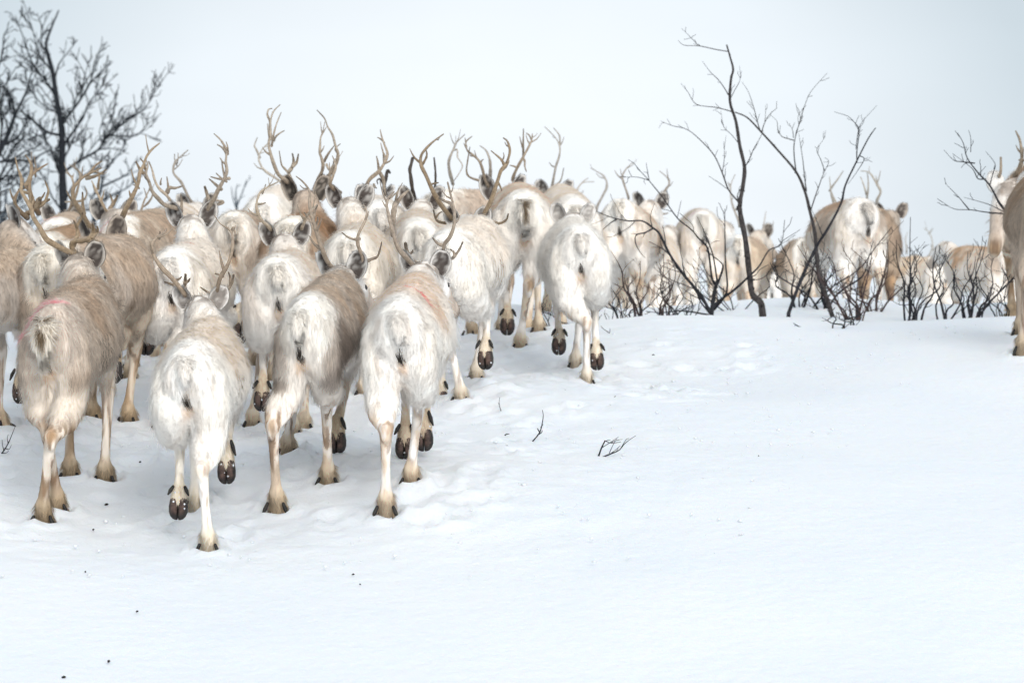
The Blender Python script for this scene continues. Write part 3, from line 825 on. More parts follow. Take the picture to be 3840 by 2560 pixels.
A3b = [(.013, .003, -.14, [(1355, 1015), (1360, 1002), (1362, 966), (1346, 921), (1346, 890), (1353, 868), (1372, 830), (1378, 800), (1373, 779), (1362, 768)]),
       (.008, .003, .05, [(1346, 895), (1328, 897), (1305, 890), (1282, 872)]), (.010, .003, .08, [(1358, 992), (1372, 980), (1395, 970), (1413, 962), (1424, 935), (1431, 908)])]
A4 = [(.015, .004, -.13, [(1565, 1012), (1558, 1004), (1525, 966), (1494, 926), (1476, 868), (1462, 814), (1453, 770), (1460, 742), (1478, 720)]),
      (.015, .010, -.06, [(1474, 880), (1474, 830), (1480, 779), (1484, 757)]), (.009, .004, 0, [(1483, 760), (1487, 735), (1496, 707)]), (.012, .006, 0, [(1484, 765), (1505, 738), (1529, 716)]),
      (.013, .008, .06, [(1550, 990), (1535, 966), (1525, 944), (1520, 912)]), (.010, .005, .07, [(1540, 968), (1552, 982), (1566, 986), (1581, 982)]), (.007, .004, .06, [(1530, 955), (1545, 945), (1547, 938)])]
A4b = [(.013, .005, -.13, [(1655, 1000), (1659, 988), (1666, 921), (1688, 890), (1703, 850), (1706, 812), (1703, 779), (1692, 735), (1679, 685)]),
       (.010, .005, .02, [(1702, 790), (1692, 765), (1670, 755), (1648, 743)]), (.009, .004, .04, [(1666, 922), (1645, 915), (1631, 903), (1623, 892)]),
       (.010, .004, .08, [(1660, 1000), (1680, 980), (1703, 961), (1722, 935), (1735, 908)]), (.007, .004, .07, [(1703, 961), (1700, 945), (1688, 935)])]
A5 = [(.015, .004, -.12, [(350, 868), (333, 847), (316, 809), (296, 774), (283, 742), (284, 710), (296, 691), (319, 666), (351, 647), (382, 631)]), (.011, .004, -.02, [(319, 668), (345, 664), (367, 657), (398, 637)]),
      (.009, .004, .0, [(322, 660), (338, 644), (357, 621), (382, 604)]), (.010, .004, .03, [(310, 800), (307, 765), (309, 722)])]
A5b = [(.014, .004, -.12, [(450, 865), (456, 838), (459, 812), (478, 780), (507, 730), (526, 688), (532, 650), (545, 622), (555, 589), (574, 561), (599, 538)]), (.009, .003, .04, [(459, 812), (470, 790), (477, 770), (475, 752)]),
       (.011, .004, .02, [(532, 648), (520, 630), (510, 606)]), (.008, .003, .02, [(540, 632), (538, 612), (526, 594)]), (.006, .003, 0, [(517, 705), (510, 698), (502, 693)])]
A6 = [(.014, .003, -.14, [(675, 790), (665, 781), (623, 770), (598, 744), (579, 719), (569, 687), (556, 655), (560, 630), (557, 612), (549, 600)]), (.011, .004, -.04, [(650, 778), (645, 765), (628, 735), (598, 706), (582, 674), (572, 636), (559, 607)]),
      (.013, .004, .02, [(622, 722), (633, 704), (655, 705), (682, 698)]), (.009, .003, .02, [(628, 706), (628, 690), (626, 663)]), (.007, .003, 0, [(598, 690), (606, 668)]), (.009, .003, .05, [(676, 785), (678, 760), (677, 728)])]
A6b = [(.015, .004, -.14, [(770, 795), (779, 783), (802, 751), (824, 712), (846, 674), (857, 645), (853, 610), (853, 579), (837, 556), (816, 543)]), (.009, .003, -.02, [(850, 575), (843, 550), (827, 524), (803, 502)]),
       (.009, .003, .03, [(856, 668), (824, 671), (790, 663)]), (.010, .003, .03, [(826, 709), (805, 690), (784, 671)]), (.007, .003, .0, [(846, 680), (830, 668), (811, 650)]),
       (.012, .006, .05, [(790, 775), (779, 748), (771, 719), (767, 700)]), (.010, .004, .05, [(800, 770), (835, 757), (815, 752), (794, 747)]), (.006, .003, 0, [(852, 570), (853, 550), (848, 533)])]
A7 = [(.012, .003, -.12, [(1018, 868), (1012, 854), (980, 819), (967, 774), (980, 725), (1007, 703), (1043, 683)]), (.006, .003, 0, [(981, 725), (990, 710), (996, 692)]), (.007, .003, .03, [(966, 765), (982, 764), (996, 760)])]
A7b = [(.012, .003, -.12, [(1128, 862), (1137, 848), (1159, 805), (1175, 785), (1190, 767)])]
A8 = [(.012, .003, -.10, [(1275, 722), (1250, 705), (1240, 690), (1251, 662), (1262, 631), (1256, 605), (1247, 586)])]
A8b = [(.014, .003, -.10, [(1360, 722), (1369, 705), (1388, 672), (1420, 646), (1442, 615), (1455, 580), (1442, 541), (1432, 512), (1426, 487)]), (.006, .003, 0, [(1440, 534), (1428, 522), (1416, 516)]), (.008, .003, .0, [(1420, 645), (1417, 610), (1412, 586)]),
       (.011, .006, .06, [(1424, 648), (1436, 672), (1439, 700), (1445, 730)]), (.007, .003, .05, [(1400, 690), (1405, 700), (1412, 706)])]
A9 = [(.016, .004, -.15, [(1700, 825), (1684, 808), (1651, 763), (1622, 712), (1600, 661), (1582, 623), (1581, 588), (1600, 559), (1628, 531), (1663, 504)]), (.007, .003, .02, [(1584, 615), (1598, 590), (1600, 572), (1594, 556)]),
      (.006, .003, .03, [(1618, 690), (1630, 687), (1644, 685)]), (.010, .004, .10, [(1690, 835), (1660, 835), (1635, 824), (1625, 789)]), (.006, .003, .08, [(1634, 815), (1645, 800), (1657, 794)])]
A9b = [(.016, .004, -.14, [(1805, 822), (1815, 802), (1840, 757), (1866, 681), (1879, 642), (1898, 617), (1912, 572), (1904, 534), (1888, 518)]), (.011, .003, .0, [(1892, 622), (1885, 606), (1872, 591), (1842, 566)]), (.005, .002, 0, [(1887, 596), (1890, 585), (1888, 573)]),
       (.012, .004, .08, [(1810, 820), (1821, 821), (1869, 837), (1898, 824), (1906, 802)]), (.008, .003, .0, [(1867, 682), (1876, 700), (1882, 716)])]
A10 = [(.013, .003, -.12, [(1838, 715), (1832, 700), (1820, 677), (1808, 630), (1796, 604), (1773, 582), (1753, 566), (1748, 534), (1770, 512)]), (.007, .003, 0, [(1802, 612), (1806, 603), (1813, 598)]),
       (.009, .003, .08, [(1835, 690), (1818, 682), (1764, 665), (1749, 642), (1754, 598), (1762, 552)]), (.005, .003, 0, [(1750, 550), (1746, 535), (1744, 518)])]
A10b = [(.013, .003, -.12, [(1922, 675), (1928, 655), (1945, 620), (1965, 585), (1987, 543), (1995, 521), (1996, 502)]), (.007, .003, 0, [(1993, 523), (1985, 508), (1973, 499)]), (.008, .003, -.04, [(1963, 585), (1962, 540), (1963, 483)]),
        (.005, .002, 0, [(1960, 555), (1953, 530), (1949, 513)]), (.007, .003, .04, [(1940, 628), (1925, 622), (1912, 620)]), (.008, .003, .05, [(1962, 592), (1968, 604), (1968, 623), (1974, 644)])]
A13 = [(.014, .003, -.14, [(1082, 690), (1074, 678), (1047, 656), (1031, 618), (1018, 573), (1013, 541), (1020, 503), (1019, 455), (1028, 420), (1051, 393)]), (.009, .003, -.02, [(1014, 520), (1012, 480), (1012, 455), (1003, 430), (1008, 411), (1020, 407)]),
       (.009, .003, -.05, [(1016, 545), (1025, 515), (1037, 471), (1055, 422)]), (.008, .003, 0, [(1023, 525), (1040, 506), (1066, 490)]), (.009, .003, .08, [(1091, 675), (1080, 650), (1065, 632), (1053, 615), (1047, 567)]),
       (.012, .004, .08, [(1082, 642), (1094, 622), (1098, 599), (1096, 576)]), (.011, .004, .09, [(1095, 622), (1108, 608), (1118, 578)])]
A13b = [(.014, .003, -.12, [(1188, 685), (1193, 672), (1208, 645), (1214, 620), (1209, 595), (1203, 575), (1204, 545), (1206, 516), (1216, 495), (1224, 478)]), (.009, .003, .0, [(1214, 603), (1232, 575), (1252, 548)]),
        (.013, .003, -.14, [(1195, 680), (1225, 669), (1254, 631), (1267, 605), (1271, 576), (1262, 550), (1251, 509), (1232, 478), (1219, 446), (1190, 414)]), (.006, .003, 0, [(1262, 572), (1257, 557), (1276, 540)]), (.007, .003, .05, [(1222, 615), (1232, 635), (1246, 620), (1252, 600)])]
A33 = [(.012, .003, -.1, [(1075, 700), (1063, 691), (1037, 669), (1002, 646), (983, 624), (973, 592), (986, 560), (1012, 532)]), (.008, .003, 0, [(972, 590), (960, 560), (954, 545), (965, 516)])]
A16 = [(.013, .008, .0, [(1452, 760), (1450, 744), (1440, 703), (1447, 671), (1453, 639), (1462, 648)]), (.008, .004, .02, [(1442, 700), (1430, 680), (1424, 671), (1414, 676), (1416, 690)])]
A14 = [(.012, .009, -.02, [(1556, 748), (1548, 720), (1545, 700), (1540, 660), (1537, 636), (1543, 612), (1547, 594)])]
A14b = [(.009, .006, -.02, [(1630, 700), (1633, 681), (1633, 642), (1628, 593)])]
A15 = [(.012, .003, -.08, [(1698, 690), (1686, 642), (1684, 604), (1702, 559), (1714, 534), (1743, 505)]), (.007, .003, 0, [(1702, 562), (1715, 562), (1716, 590), (1734, 620), (1722, 650), (1698, 684)])]
A15b = [(.012, .003, -.08, [(1838, 665), (1839, 630), (1836, 598), (1823, 566), (1800, 547)])]
A17 = [(.012, .003, -.10, [(412, 805), (402, 793), (379, 742), (362, 706), (344, 678)]), (.010, .003, -.02, [(362, 706), (369, 685), (373, 660), (363, 627)]), (.013, .005, .06, [(404, 790), (418, 765), (430, 748), (440, 733)]), (.008, .003, .06, [(420, 760), (414, 745), (411, 726)])]
A18 = [(.012, .003, -.1, [(730, 765), (712, 751), (696, 712), (681, 681), (655, 649), (660, 610), (677, 591), (706, 563)]), (.006, .003, 0, [(661, 612), (668, 592), (668, 575)]), (.006, .003, 0, [(660, 620), (655, 600), (655, 578)])]
A18b = [(.012, .004, -.1, [(528, 808), (532, 796), (545, 755), (564, 704)]), (.007, .003, 0, [(541, 770), (560, 752), (572, 730), (572, 705)]), (.006, .003, 0, [(547, 740), (545, 722), (540, 706)])]
A0 = [(.015, .004, -.1, [(96, 815), (88, 804), (72, 784), (64, 755), (72, 728), (88, 700), (90, 670)]), (.013, .006, .0, [(88, 804), (108, 795), (124, 782), (150, 765), (170, 755), (184, 748)])]
A0b = [(.014, .004, -.1, [(138, 800), (128, 765), (121, 735), (118, 700), (122, 666), (143, 640), (178, 615)]), (.009, .003, .03, [(128, 765), (140, 745), (155, 740), (168, 722)]), (.006, .003, 0, [(127, 660), (131, 642), (128, 626)])]
A20 = [(.012, .003, -.1, [(272, 800), (279, 775), (281, 755), (297, 710), (306, 653), (287, 634), (261, 618)]), (.009, .003, .03, [(280, 756), (300, 753), (316, 745), (324, 720), (317, 698)]), (.006, .003, 0, [(240, 757), (262, 756), (280, 755)])]
A20b = [(.012, .003, -.1, [(250, 800), (268, 770), (276, 730), (282, 700), (277, 670), (262, 655), (248, 646)])]
A21f = [(.012, .003, -.08, [(2358, 745), (2354, 732), (2336, 680), (2334, 658), (2349, 632), (2373, 609)])]
A21fb = [(.012, .003, -.08, [(2468, 800), (2480, 741), (2495, 712), (2508, 690), (2501, 667), (2473, 641)]), (.009, .004, .05, [(2468, 800), (2490, 802), (2506, 799)])]
A35 = [(.012, .003, -.08, [(2236, 800), (2239, 775), (2262, 730), (2276, 697), (2265, 663), (2240, 645), (2215, 630)])]
A35b = [(.010, .003, -.05, [(2158, 775), (2161, 754), (2164, 720), (2170, 700), (2189, 684), (2228, 682)]), (.006, .003, 0, [(2172, 698), (2188, 680), (2205, 668)]), (.006, .003, 0, [(2161, 752), (2175, 735), (2188, 715)])]
A32 = [(.012, .003, -.08, [(2068, 705), (2072, 690), (2083, 630), (2097, 585), (2098, 550), (2083, 518), (2043, 476)]), (.007, .003, 0, [(2100, 545), (2099, 512), (2090, 496), (2076, 480)]), (.006, .003, 0, [(2080, 625), (2070, 622), (2060, 610)]),
       (.008, .003, .05, [(2074, 700), (2092, 688), (2105, 671), (2114, 630)])]
A22 = [(.011, .003, -.05, [(2775, 850), (2770, 828), (2750, 780), (2740, 741), (2740, 693), (2757, 654)]), (.006, .003, 0, [(2740, 695), (2735, 690), (2728, 684)])]
A23 = [(.010, .003, -.05, [(2858, 872), (2859, 862), (2866, 825), (2872, 793)]), (.008, .003, 0, [(2860, 865), (2880, 862), (2896, 849), (2900, 830)])]
A25 = [(.012, .003, -.06, [(3134, 785), (3128, 771), (3115, 728), (3112, 695), (3110, 663)]), (.008, .003, 0, [(3114, 715), (3125, 695), (3145, 668), (3162, 641)]), (.009, .003, .04, [(3138, 785), (3138, 762), (3125, 735), (3116, 715)])]
A25b = [(.012, .003, -.06, [(3290, 765), (3292, 745), (3301, 719), (3285, 690), (3268, 660), (3253, 645), (3227, 641)]), (.008, .003, 0, [(3253, 748), (3256, 715), (3256, 680), (3252, 648)]), (.007, .003, 0, [(3252, 730), (3240, 695), (3227, 663)])]
A27 = [(.012, .003, -.05, [(3480, 965), (3487, 953), (3496, 919), (3485, 875), (3464, 856)]), (.008, .004, 0, [(3485, 876), (3492, 866), (3498, 856)])]
A27b = [(.011, .003, -.05, [(3402, 950), (3399, 932), (3394, 897), (3403, 871)])]
A30 = [(.012, .008, -.02, [(3750, 665), (3752, 640), (3753, 592)])]
A30b = [(.015, .005, -.05, [(3812, 660), (3826, 620), (3829, 590), (3822, 530), (3808, 492)]), (.006, .003, 0, [(3827, 600), (3834, 592), (3838, 585)])]

RED = (.74, .10, .12); PINK = (.82, .30, .34)
H = 'reindeer of the walking herd'; FG = 'reindeer beyond the snow crest'
def D(key, label, **k):
    px, d, top, sc = PLACE[key]
    deer(label, px, d, s=sc_of(key), **k)

D('front1', 'beige brown reindeer at front left with dark-centred white tail and pink smear over its rump', yaw=4, coatd=coat(TAN, side=(.56, .48, .405), leg=(.30, .22, .15), rump=(.62, .54, .47)), poll=(297, 970), hyaw=24, hpitch=-36, legs=dict(HL=('p', 218, .14, 172), HR=('p', 166, -.1, 228), FL=('p', 268, .0), FR=('p', 398, -.05)),
  antlers=(A1, A1b), fur=46000, vox=.009, seed=1, wide=.80, slash=1, tail=1.45, vent=-.018, tailcol=(.88, .82, .73), marks=[((-.15, -.06, .82), (-.09, -.07, .90), .045, PINK, .85), ((-.09, -.07, .90), (-.01, -.03, .945), .035, PINK, .85), ((-.01, -.02, .945), (.05, .03, .95), .028, PINK, .6)], eyes=True, acol=(.46, .34, .22), earlen=.12)
D('front2', 'small all-white reindeer nearest the camera showing two dark lifted hoof soles', yaw=2, coatd=coat(WHITE, saddle=(.70, .60, .50), amt=.2, leg=(.86, .80, .70)), poll=(752, 1128), hyaw=0, hpitch=-32, legs=dict(HL=('l', 672, 1835, .12), HR=('p', 782, -.08, 775), FL=('p', 735, .02), FR=('l', 850, 1705, .0)),
  antlers=(A2, A2b), fur=46000, vox=.009, seed=2, wide=.90, slash=1, tail=.8, earcol=(.22, .20, .185), acol=(.50, .39, .29), vent=-.008, earlen=.115)
D('front3', 'grey-flanked reindeer with white rump walking between the two whitest front reindeer', yaw=7, coatd=coat(GREY), poll=(1280, 1015), hyaw=24, hpitch=-32, legs=dict(HL=('p', 1042, -.02, 1045), HR=('p', 1235, .30, 1205), FL=('p', 1085, .2), FR=('l', 1265, 1590, .0)),
  antlers=(A3, A3b), fur=46000, vox=.009, seed=3, wide=.76, tail=1, vent=-.02, patch=[((.19, .05, .70), (.09, .22, .15), (.27, .225, .195), .85), ((.12, -.08, .57), (.08, .12, .08), (.24, .195, .165), .75), ((-.12, -.08, .555), (.06, .12, .045), (.24, .195, .16), .75), ((.16, .1, .64), (.08, .12, .05), (.25, .2, .17), .6)], eyes=True, acol=(.55, .44, .34), earlen=.135)
D('front4', 'white front-row reindeer with a red stripe across its tan back', yaw=4, coatd=coat(WHITE, saddle=(.68, .54, .43), leg=(.66, .54, .43)), poll=(1592, 1002), hyaw=24, hpitch=-34, legs=dict(HL=('p', 1450, -.05, 1462), HR=('p', 1545, .36, 1560), FL=('l', 1520, 1610, .15), FR=('l', 1590, 1580, .15)),
  antlers=(A4, A4b), fur=46000, vox=.009, seed=4, wide=.85, slash=-1, tail=1, vent=.012, marks=[((-.01, .30, .955), (.07, .24, .945), .022, RED, .6), ((.06, .25, .945), (.16, .14, .87), .026, RED, .95)], patch=[((.22, .30, .60), (.05, .12, .07), (.30, .21, .14), .8)], eyes=True, acol=(.52, .42, .33), earlen=.12)
D('side', 'grey reindeer cut by the left edge with its white neck and head turned right', yaw=35, coatd=coat(GREY, side=(.42, .375, .335), neck=(.70, .69, .67)), poll=(52, 832), hyaw=42, hpitch=-46, legs=dict(FR=('l', 85, 1410, -.1), FL=('p', 14, .1)), antlers=(A0, A0b), fur=30000, seed=5, slash=1, eyes=True, acol=(.40, .29, .19))
D('brown5', 'brown reindeer walking right behind the beige one at front left with tall curved antlers', yaw=17, coatd=coat(BROWN, side=(.50, .425, .36), saddle=(.43, .335, .255)), poll=(382, 898), hyaw=15, legs=dict(FR=('p', 492, .1), HR=('l', 430, 1330, .5)), antlers=(A5, A5b), fur=30000, seed=6, patch=[((.21, .35, .66), (.04, .07, .10), (.16, .10, .06), .9)], earlen=.16, acol=(.44, .33, .22), wide=1.05)
D('white6', 'white reindeer in the second row with a thin red line across its shoulders', yaw=4, coatd=coat(WHITE, side=(.74, .69, .62)), poll=(718, 822), hyaw=0, legs=dict(HL=('l', 553, 1235, .2), HR=('p', 612, .0), FR=('l', 905, 1215, .3)), antlers=(A6, A6b), fur=26000, seed=7, marks=[((-.04, .40, .955), (.05, .34, .95), .016, RED, 1.0)], tail=.7, patch=[((.19, .1, .74), (.05, .1, .12), (.45, .37, .30), .5)], acol=(.56, .46, .36), earlen=.14)
D('white7', 'pale reindeer between two antlers with mottled brown shoulders and a long dark vent', yaw=2, coatd=coat(PALE, side=(.73, .67, .61)), poll=(1068, 892), hyaw=0, legs=dict(HL=('l', 985, 1440, .15), HR=('p', 1100, .2), FL=('p', 950, .0)), antlers=(A7, A7b), fur=26000, seed=8, slash=-1, tail=.9, vent=.01, acol=(.56, .46, .35), earlen=.13, wide=.95)
D('white8', 'cream reindeer in the third row with round brown-grey ears and orange stained vent', yaw=3, coatd=coat(PALE, side=(.76, .70, .62)), poll=(1312, 755), hyaw=0, antlers=(A8, A8b), fur=24000, seed=9, slash=1, vent=-.0, acol=(.50, .40, .30), earlen=.14)
D('white9', 'broad white reindeer right of the front row with wide curving brown antlers', yaw=10, coatd=coat(WHITE, side=(.81, .765, .70)), poll=(1752, 822), hyaw=0, legs=dict(HL=('p', 1732, .05), HR=('l', 1822, 1290, .3), FR=('p', 1790, .0), FL=('l', 1652, 1440, -.5)), antlers=(A9, A9b), fur=28000, seed=10, slash=1, vent=-.02, acol=(.38, .28, .18), earlen=.11)
D('pale10', 'tall tan-and-white reindeer with long dark-tipped tail standing behind the white pair', yaw=-2, coatd=coat(PALE, saddle=(.60, .46, .35)), poll=(1884, 725), hyaw=-12, legs=dict(HL=('l', 1903, 1170, .2), HR=('p', 1950, .0)), antlers=(A10, A10b), fur=24000, seed=11, tail=1.4, acol=(.44, .35, .26), earlen=.16)
D('white11', 'plain white reindeer at the right end of the herd lifting its dark soled hooves', yaw=-3, coatd=coat(WHITE, amt=.3, saddle=(.76, .70, .63), leg=(.80, .74, .66)), poll=(2148, 812), hyaw=3, legs=dict(HL=('p', 2198, .0, 2195), HR=('l', 2236, 1300, .3), FL=('l', 2096, 1245, .0), FR=('p', 2156, .1)), antlers=(), fur=26000, seed=12, wide=.92, tail=.7, slash=-1, earcol=(.3, .28, .26), earlen=.12)
D('grey12', 'beige reindeer with white rump and grey shoulders behind the red-lined white one', yaw=0, coatd=coat(TAN, side=(.62, .55, .48)), poll=(905, 830), fur=20000, seed=13, ears=False, wide=.95)
D('ruddy13', 'reindeer with rich brown back and tall forked antlers above the herd', yaw=6, coatd=coat(BROWN, saddle=(.36, .225, .14)), poll=(1146, 728), hyaw=0, antlers=(A13, A13b), fur=24000, seed=14, acol=(.56, .47, .37), earcol=(.05, .045, .04), earlen=.155)
D('tuft14', 'cream reindeer with whorled white rump tuft and broken dark antler stubs', yaw=-2, coatd=coat(PALE), poll=(1580, 762), antlers=(A14, A14b), fur=22000, seed=15, tail=1, marks=[((.16, .25, .9), (.2, .2, .82), .03, PINK, .8)], acol=(.10, .08, .065), earcol=(.06, .05, .045), earlen=.15)
D('beige15', 'beige reindeer at the back seen from its right flank with pale antlers', yaw=38, coatd=coat(TAN, side=(.60, .52, .445), saddle=(.50, .40, .32)), poll=(1790, 740), hyaw=30, antlers=(A15, A15b), fur=16000, seed=16, acol=(.60, .53, .45), ears=False)
D('white16', 'white-backed reindeer whose dark ear points sideways behind the cream one', yaw=-4, coatd=coat(WHITE, side=(.74, .68, .60)), poll=(1405, 756), hyaw=-30, antlers=(A16,), acol=(.10, .08, .07), fur=16000, seed=17, earlen=.15)
D('spot17', 'light brown reindeer with pale hindquarters and a pink paint spot on its rump', yaw=8, coatd=coat(TAN, side=(.58, .49, .40)), poll=(425, 800), hyaw=-10, legs=dict(HR=('p', 492, .1), HL=('l', 430, 1330, .3)), antlers=(A17,), fur=20000, seed=18, marks=[((-.06, -.05, .92), (-.10, -.08, .87), .045, PINK, .95)], acol=(.50, .38, .26), wide=.95)
D('back18', 'pale striped reindeer deep in the herd left of the forked antlers', yaw=0, coatd=coat(PALE), poll=(738, 772), antlers=(A18,), fur=10000, seed=19, acol=(.60, .52, .44), feet=False)
D('rump19', 'brown-backed reindeer with a bright white rump behind the turned left head', yaw=6, coatd=coat(BROWN, side=(.50, .39, .29)), poll=(290, 850), fur=18000, seed=20, ears=False)
D('mid36', 'mostly hidden reindeer showing one dark ear and a leaning antler, behind the pink-spotted one', yaw=-3, coatd=coat(PALE), poll=(548, 822), antlers=(A18b,), fur=9000, seed=40, acol=(.42, .33, .25), feet=False)
D('pink20', 'distant brown reindeer with a pink smear on its back beneath a looped antler', yaw=0, coatd=coat(TAN), poll=(235, 815), antlers=(A20, A20b), fur=10000, seed=21, marks=[((-.12, .0, .93), (-.02, .05, .96), .04, PINK, .8)], acol=(.46, .36, .26), feet=False)
D('white33', 'white reindeer standing behind the brown-backed one with faint curved antler', yaw=4, coatd=coat(WHITE, side=(.74, .69, .62)), poll=(1075, 735), antlers=(A33,), fur=12000, seed=23, acol=(.64, .57, .49), feet=False, ears=False)
D('pale32', 'pale reindeer showing only its back and one slim antler right of the tall one', yaw=-6, coatd=coat(PALE), poll=(2078, 718), antlers=(A32,), fur=10000, seed=24, acol=(.58, .52, .45), feet=False)
D('gap35', 'cream reindeer in the gap right of the plain white one with a bowed antler pair', yaw=-4, coatd=coat(WHITE, side=(.78, .72, .64)), poll=(2205, 838), antlers=(A35, A35b), fur=10000, seed=25, acol=(.60, .54, .48), group=FG, vox=.014, feet=False)
D('far21', 'white and brown reindeer beyond the crest looking right behind dark shrub twigs', yaw=10, coatd=coat(PALE, side=(.70, .62, .54), saddle=(.50, .38, .28), amt=1), poll=(2440, 762), hyaw=10, hpitch=-50, antlers=(A21f, A21fb), fur=16000, seed=26, group=FG, vox=.013, wide=1.02, acol=(.60, .52, .44), patch=[((.2, .3, .68), (.08, .1, .1), (.28, .20, .14), .8)])
D('low21b', 'beige reindeer partly hidden below and behind the one looking right', yaw=12, coatd=coat(PALE), fur=8000, seed=27, group=FG, vox=.014, ears=False, feet=False)
D('far22', 'slim pale reindeer with a faint pink hip seen through the bare shrub', yaw=0, coatd=coat(PALE, side=(.72, .64, .56)), poll=(2720, 845), antlers=(A22,), fur=14000, seed=28, group=FG, vox=.013, marks=[((-.13, -.05, .90), (.0, .0, .95), .035, PINK, .5)], acol=(.56, .50, .43), wide=.9, ears=False)
D('tan23', 'tan reindeer right behind the thin birch trunk with its dark ear up', yaw=12, coatd=coat(TAN, side=(.56, .45, .34)), poll=(2848, 872), hyaw=20, antlers=(A23,), fur=12000, seed=29, group=FG, vox=.014, acol=(.56, .48, .4))
D('brown24', 'brown-grey reindeer far off with striped rump behind the leaning stems', yaw=0, coatd=coat(TAN, side=(.50, .41, .33)), fur=12000, seed=30, group=FG, vox=.014, ears=False)
D('big25', 'large white reindeer with a brown crest beyond the thicket in the right distance', yaw=-8, coatd=coat(WHITE, side=(.66, .60, .53), saddle=(.44, .31, .22), amt=1.0, rump=(.84, .80, .75)), poll=(3205, 800), antlers=(A25, A25b), fur=18000, seed=31, group=FG, vox=.012, acol=(.62, .56, .48), wide=1.04, vent=.04, patch=[((-.2, .2, .72), (.08, .15, .14), (.34, .26, .20), .7), ((-.02, -.1, .66), (.06, .1, .07), (.5, .44, .38), .6)])
D('dark26', 'dark brown reindeer half hidden behind the large white one', yaw=4, coatd=coat(BROWN, side=(.35, .265, .20), saddle=(.31, .225, .16), rump=(.42, .32, .24), belly=(.40, .31, .23), leg=(.25, .17, .12)), poll=(3338, 800), fur=14000, seed=32, wide=.82, group=FG, vox=.013)
D('small27', 'small pale reindeer low beyond the crest with short forked antlers', yaw=-32, coatd=coat(PALE, saddle=(.55, .42, .30)), poll=(3435, 965), antlers=(A27, A27b), fur=12000, seed=33, group=FG, vox=.014, acol=(.56, .52, .46), ears=False)
D('edge28', 'white and brown reindeer low behind shrubs near the right edge', yaw=-20, coatd=coat(PALE, amt=1, saddle=(.45, .30, .19)), fur=10000, seed=34, group=FG, vox=.014, ears=False)
D('edge29', 'brown reindeer cut off by the right edge with a pale rump and leg in snow', yaw=2, coatd=coat(BROWN, side=(.40, .325, .26), saddle=(.33, .235, .165), belly=(.55, .46, .38), leg=(.44, .36, .29)), poll=(3880, 690), fur=30000, seed=35, legs=dict(HL=('p', 3832, .0)), ears=False, wide=.86)
D('edge30', 'brown reindeer behind the one at the right edge turning its pale eared head left', yaw=172, coatd=coat(BROWN, neck=(.80, .78, .75)), poll=(3782, 695), hyaw=45, hpitch=-60, antlers=(A30, A30b), fur=22000, seed=36, eyes=True, earcol=(.3, .28, .26), eardark=.3, acol=(.42, .33, .24))
D('lump31', 'cream reindeer resting low in the distance left of the slim pale one', yaw=-10, coatd=coat(WHITE, side=(.80, .74, .66)), fur=6000, seed=37, group=FG, vox=.016, ears=False, feet=False)
D('lump31b', 'small cream reindeer farthest off right of the thin birch trunk', yaw=10, coatd=coat(WHITE, side=(.80, .74, .66)), fur=6000, seed=38, group=FG, vox=.016, ears=False, feet=False)

# ------------------------------------------------------------------ bare birches and shrubs
def branchy(g, P, r0, r1, rng, level, col, twig_every=.10, ang=(25, 60), lenk=.45, up=.25, k=6, spread=1.0, minr=.0012):
    """add a limb P and its side twigs to the mesh g; P is a smooth polyline (n,3)"""
    n = len(P); t = np.linspace(0, 1, n)
    r = r0 + (r1 - r0) * t ** .9
    r = r * (1 + .18 * (rng.random(n) - .5))
    g.tube(P, r, k if level > 0 else 4, col * (.7 + .6 * rng.random()), round_ends=True)
    if level <= 0: return
    L = np.linalg.norm(np.diff(P, axis=0), axis=1).sum()
    m = int(L / twig_every * (.8 + .4 * rng.random()))
    for _ in range(m):
        q = .12 + .86 * rng.random(); i = min(int(q * (n - 1)), n - 2)
        base = P[i] + (P[i + 1] - P[i]) * (q * (n - 1) - i)
        tan = unit(P[i + 1] - P[i]); rv = rng.normal(size=3) * np.array([1, .8 * spread, 1]); side = unit(rv - tan * (rv @ tan))
        a = radians(ang[0] + (ang[1] - ang[0]) * rng.random())
        d_ = unit(tan * cos(a) + side * sin(a) + np.array([0, 0, up * rng.random()]))
        ln = L * lenk * (1 - .55 * q) * (.35 + .9 * rng.random())
        ln = max(.05, min(ln, .9))
        s_ = 5; pts = [base]; dd = d_
        for _k in range(s_):
            dd = unit(dd + rng.normal(0, .20, 3) + np.array([0, 0, up * .25]))
            pts.append(pts[-1] + dd * ln / s_)
        rr = max(minr * 1.25, float(np.interp(q, t, r)) * .55)
        branchy(g, crom(pts, 2), rr, minr, rng, level - 1, col, twig_every, ang, lenk, up, max(4, k - 1), spread, minr)

def limb_px(pts, d, rng, dep=.15, n=4):
    W_ = np.array([at(x, y, d) for x, y in pts])
    dv = np.cumsum(rng.normal(0, dep / max(2, len(pts)), len(pts))); dv -= dv[0]
    W_[:, 1] += dv
    return crom(W_, n)

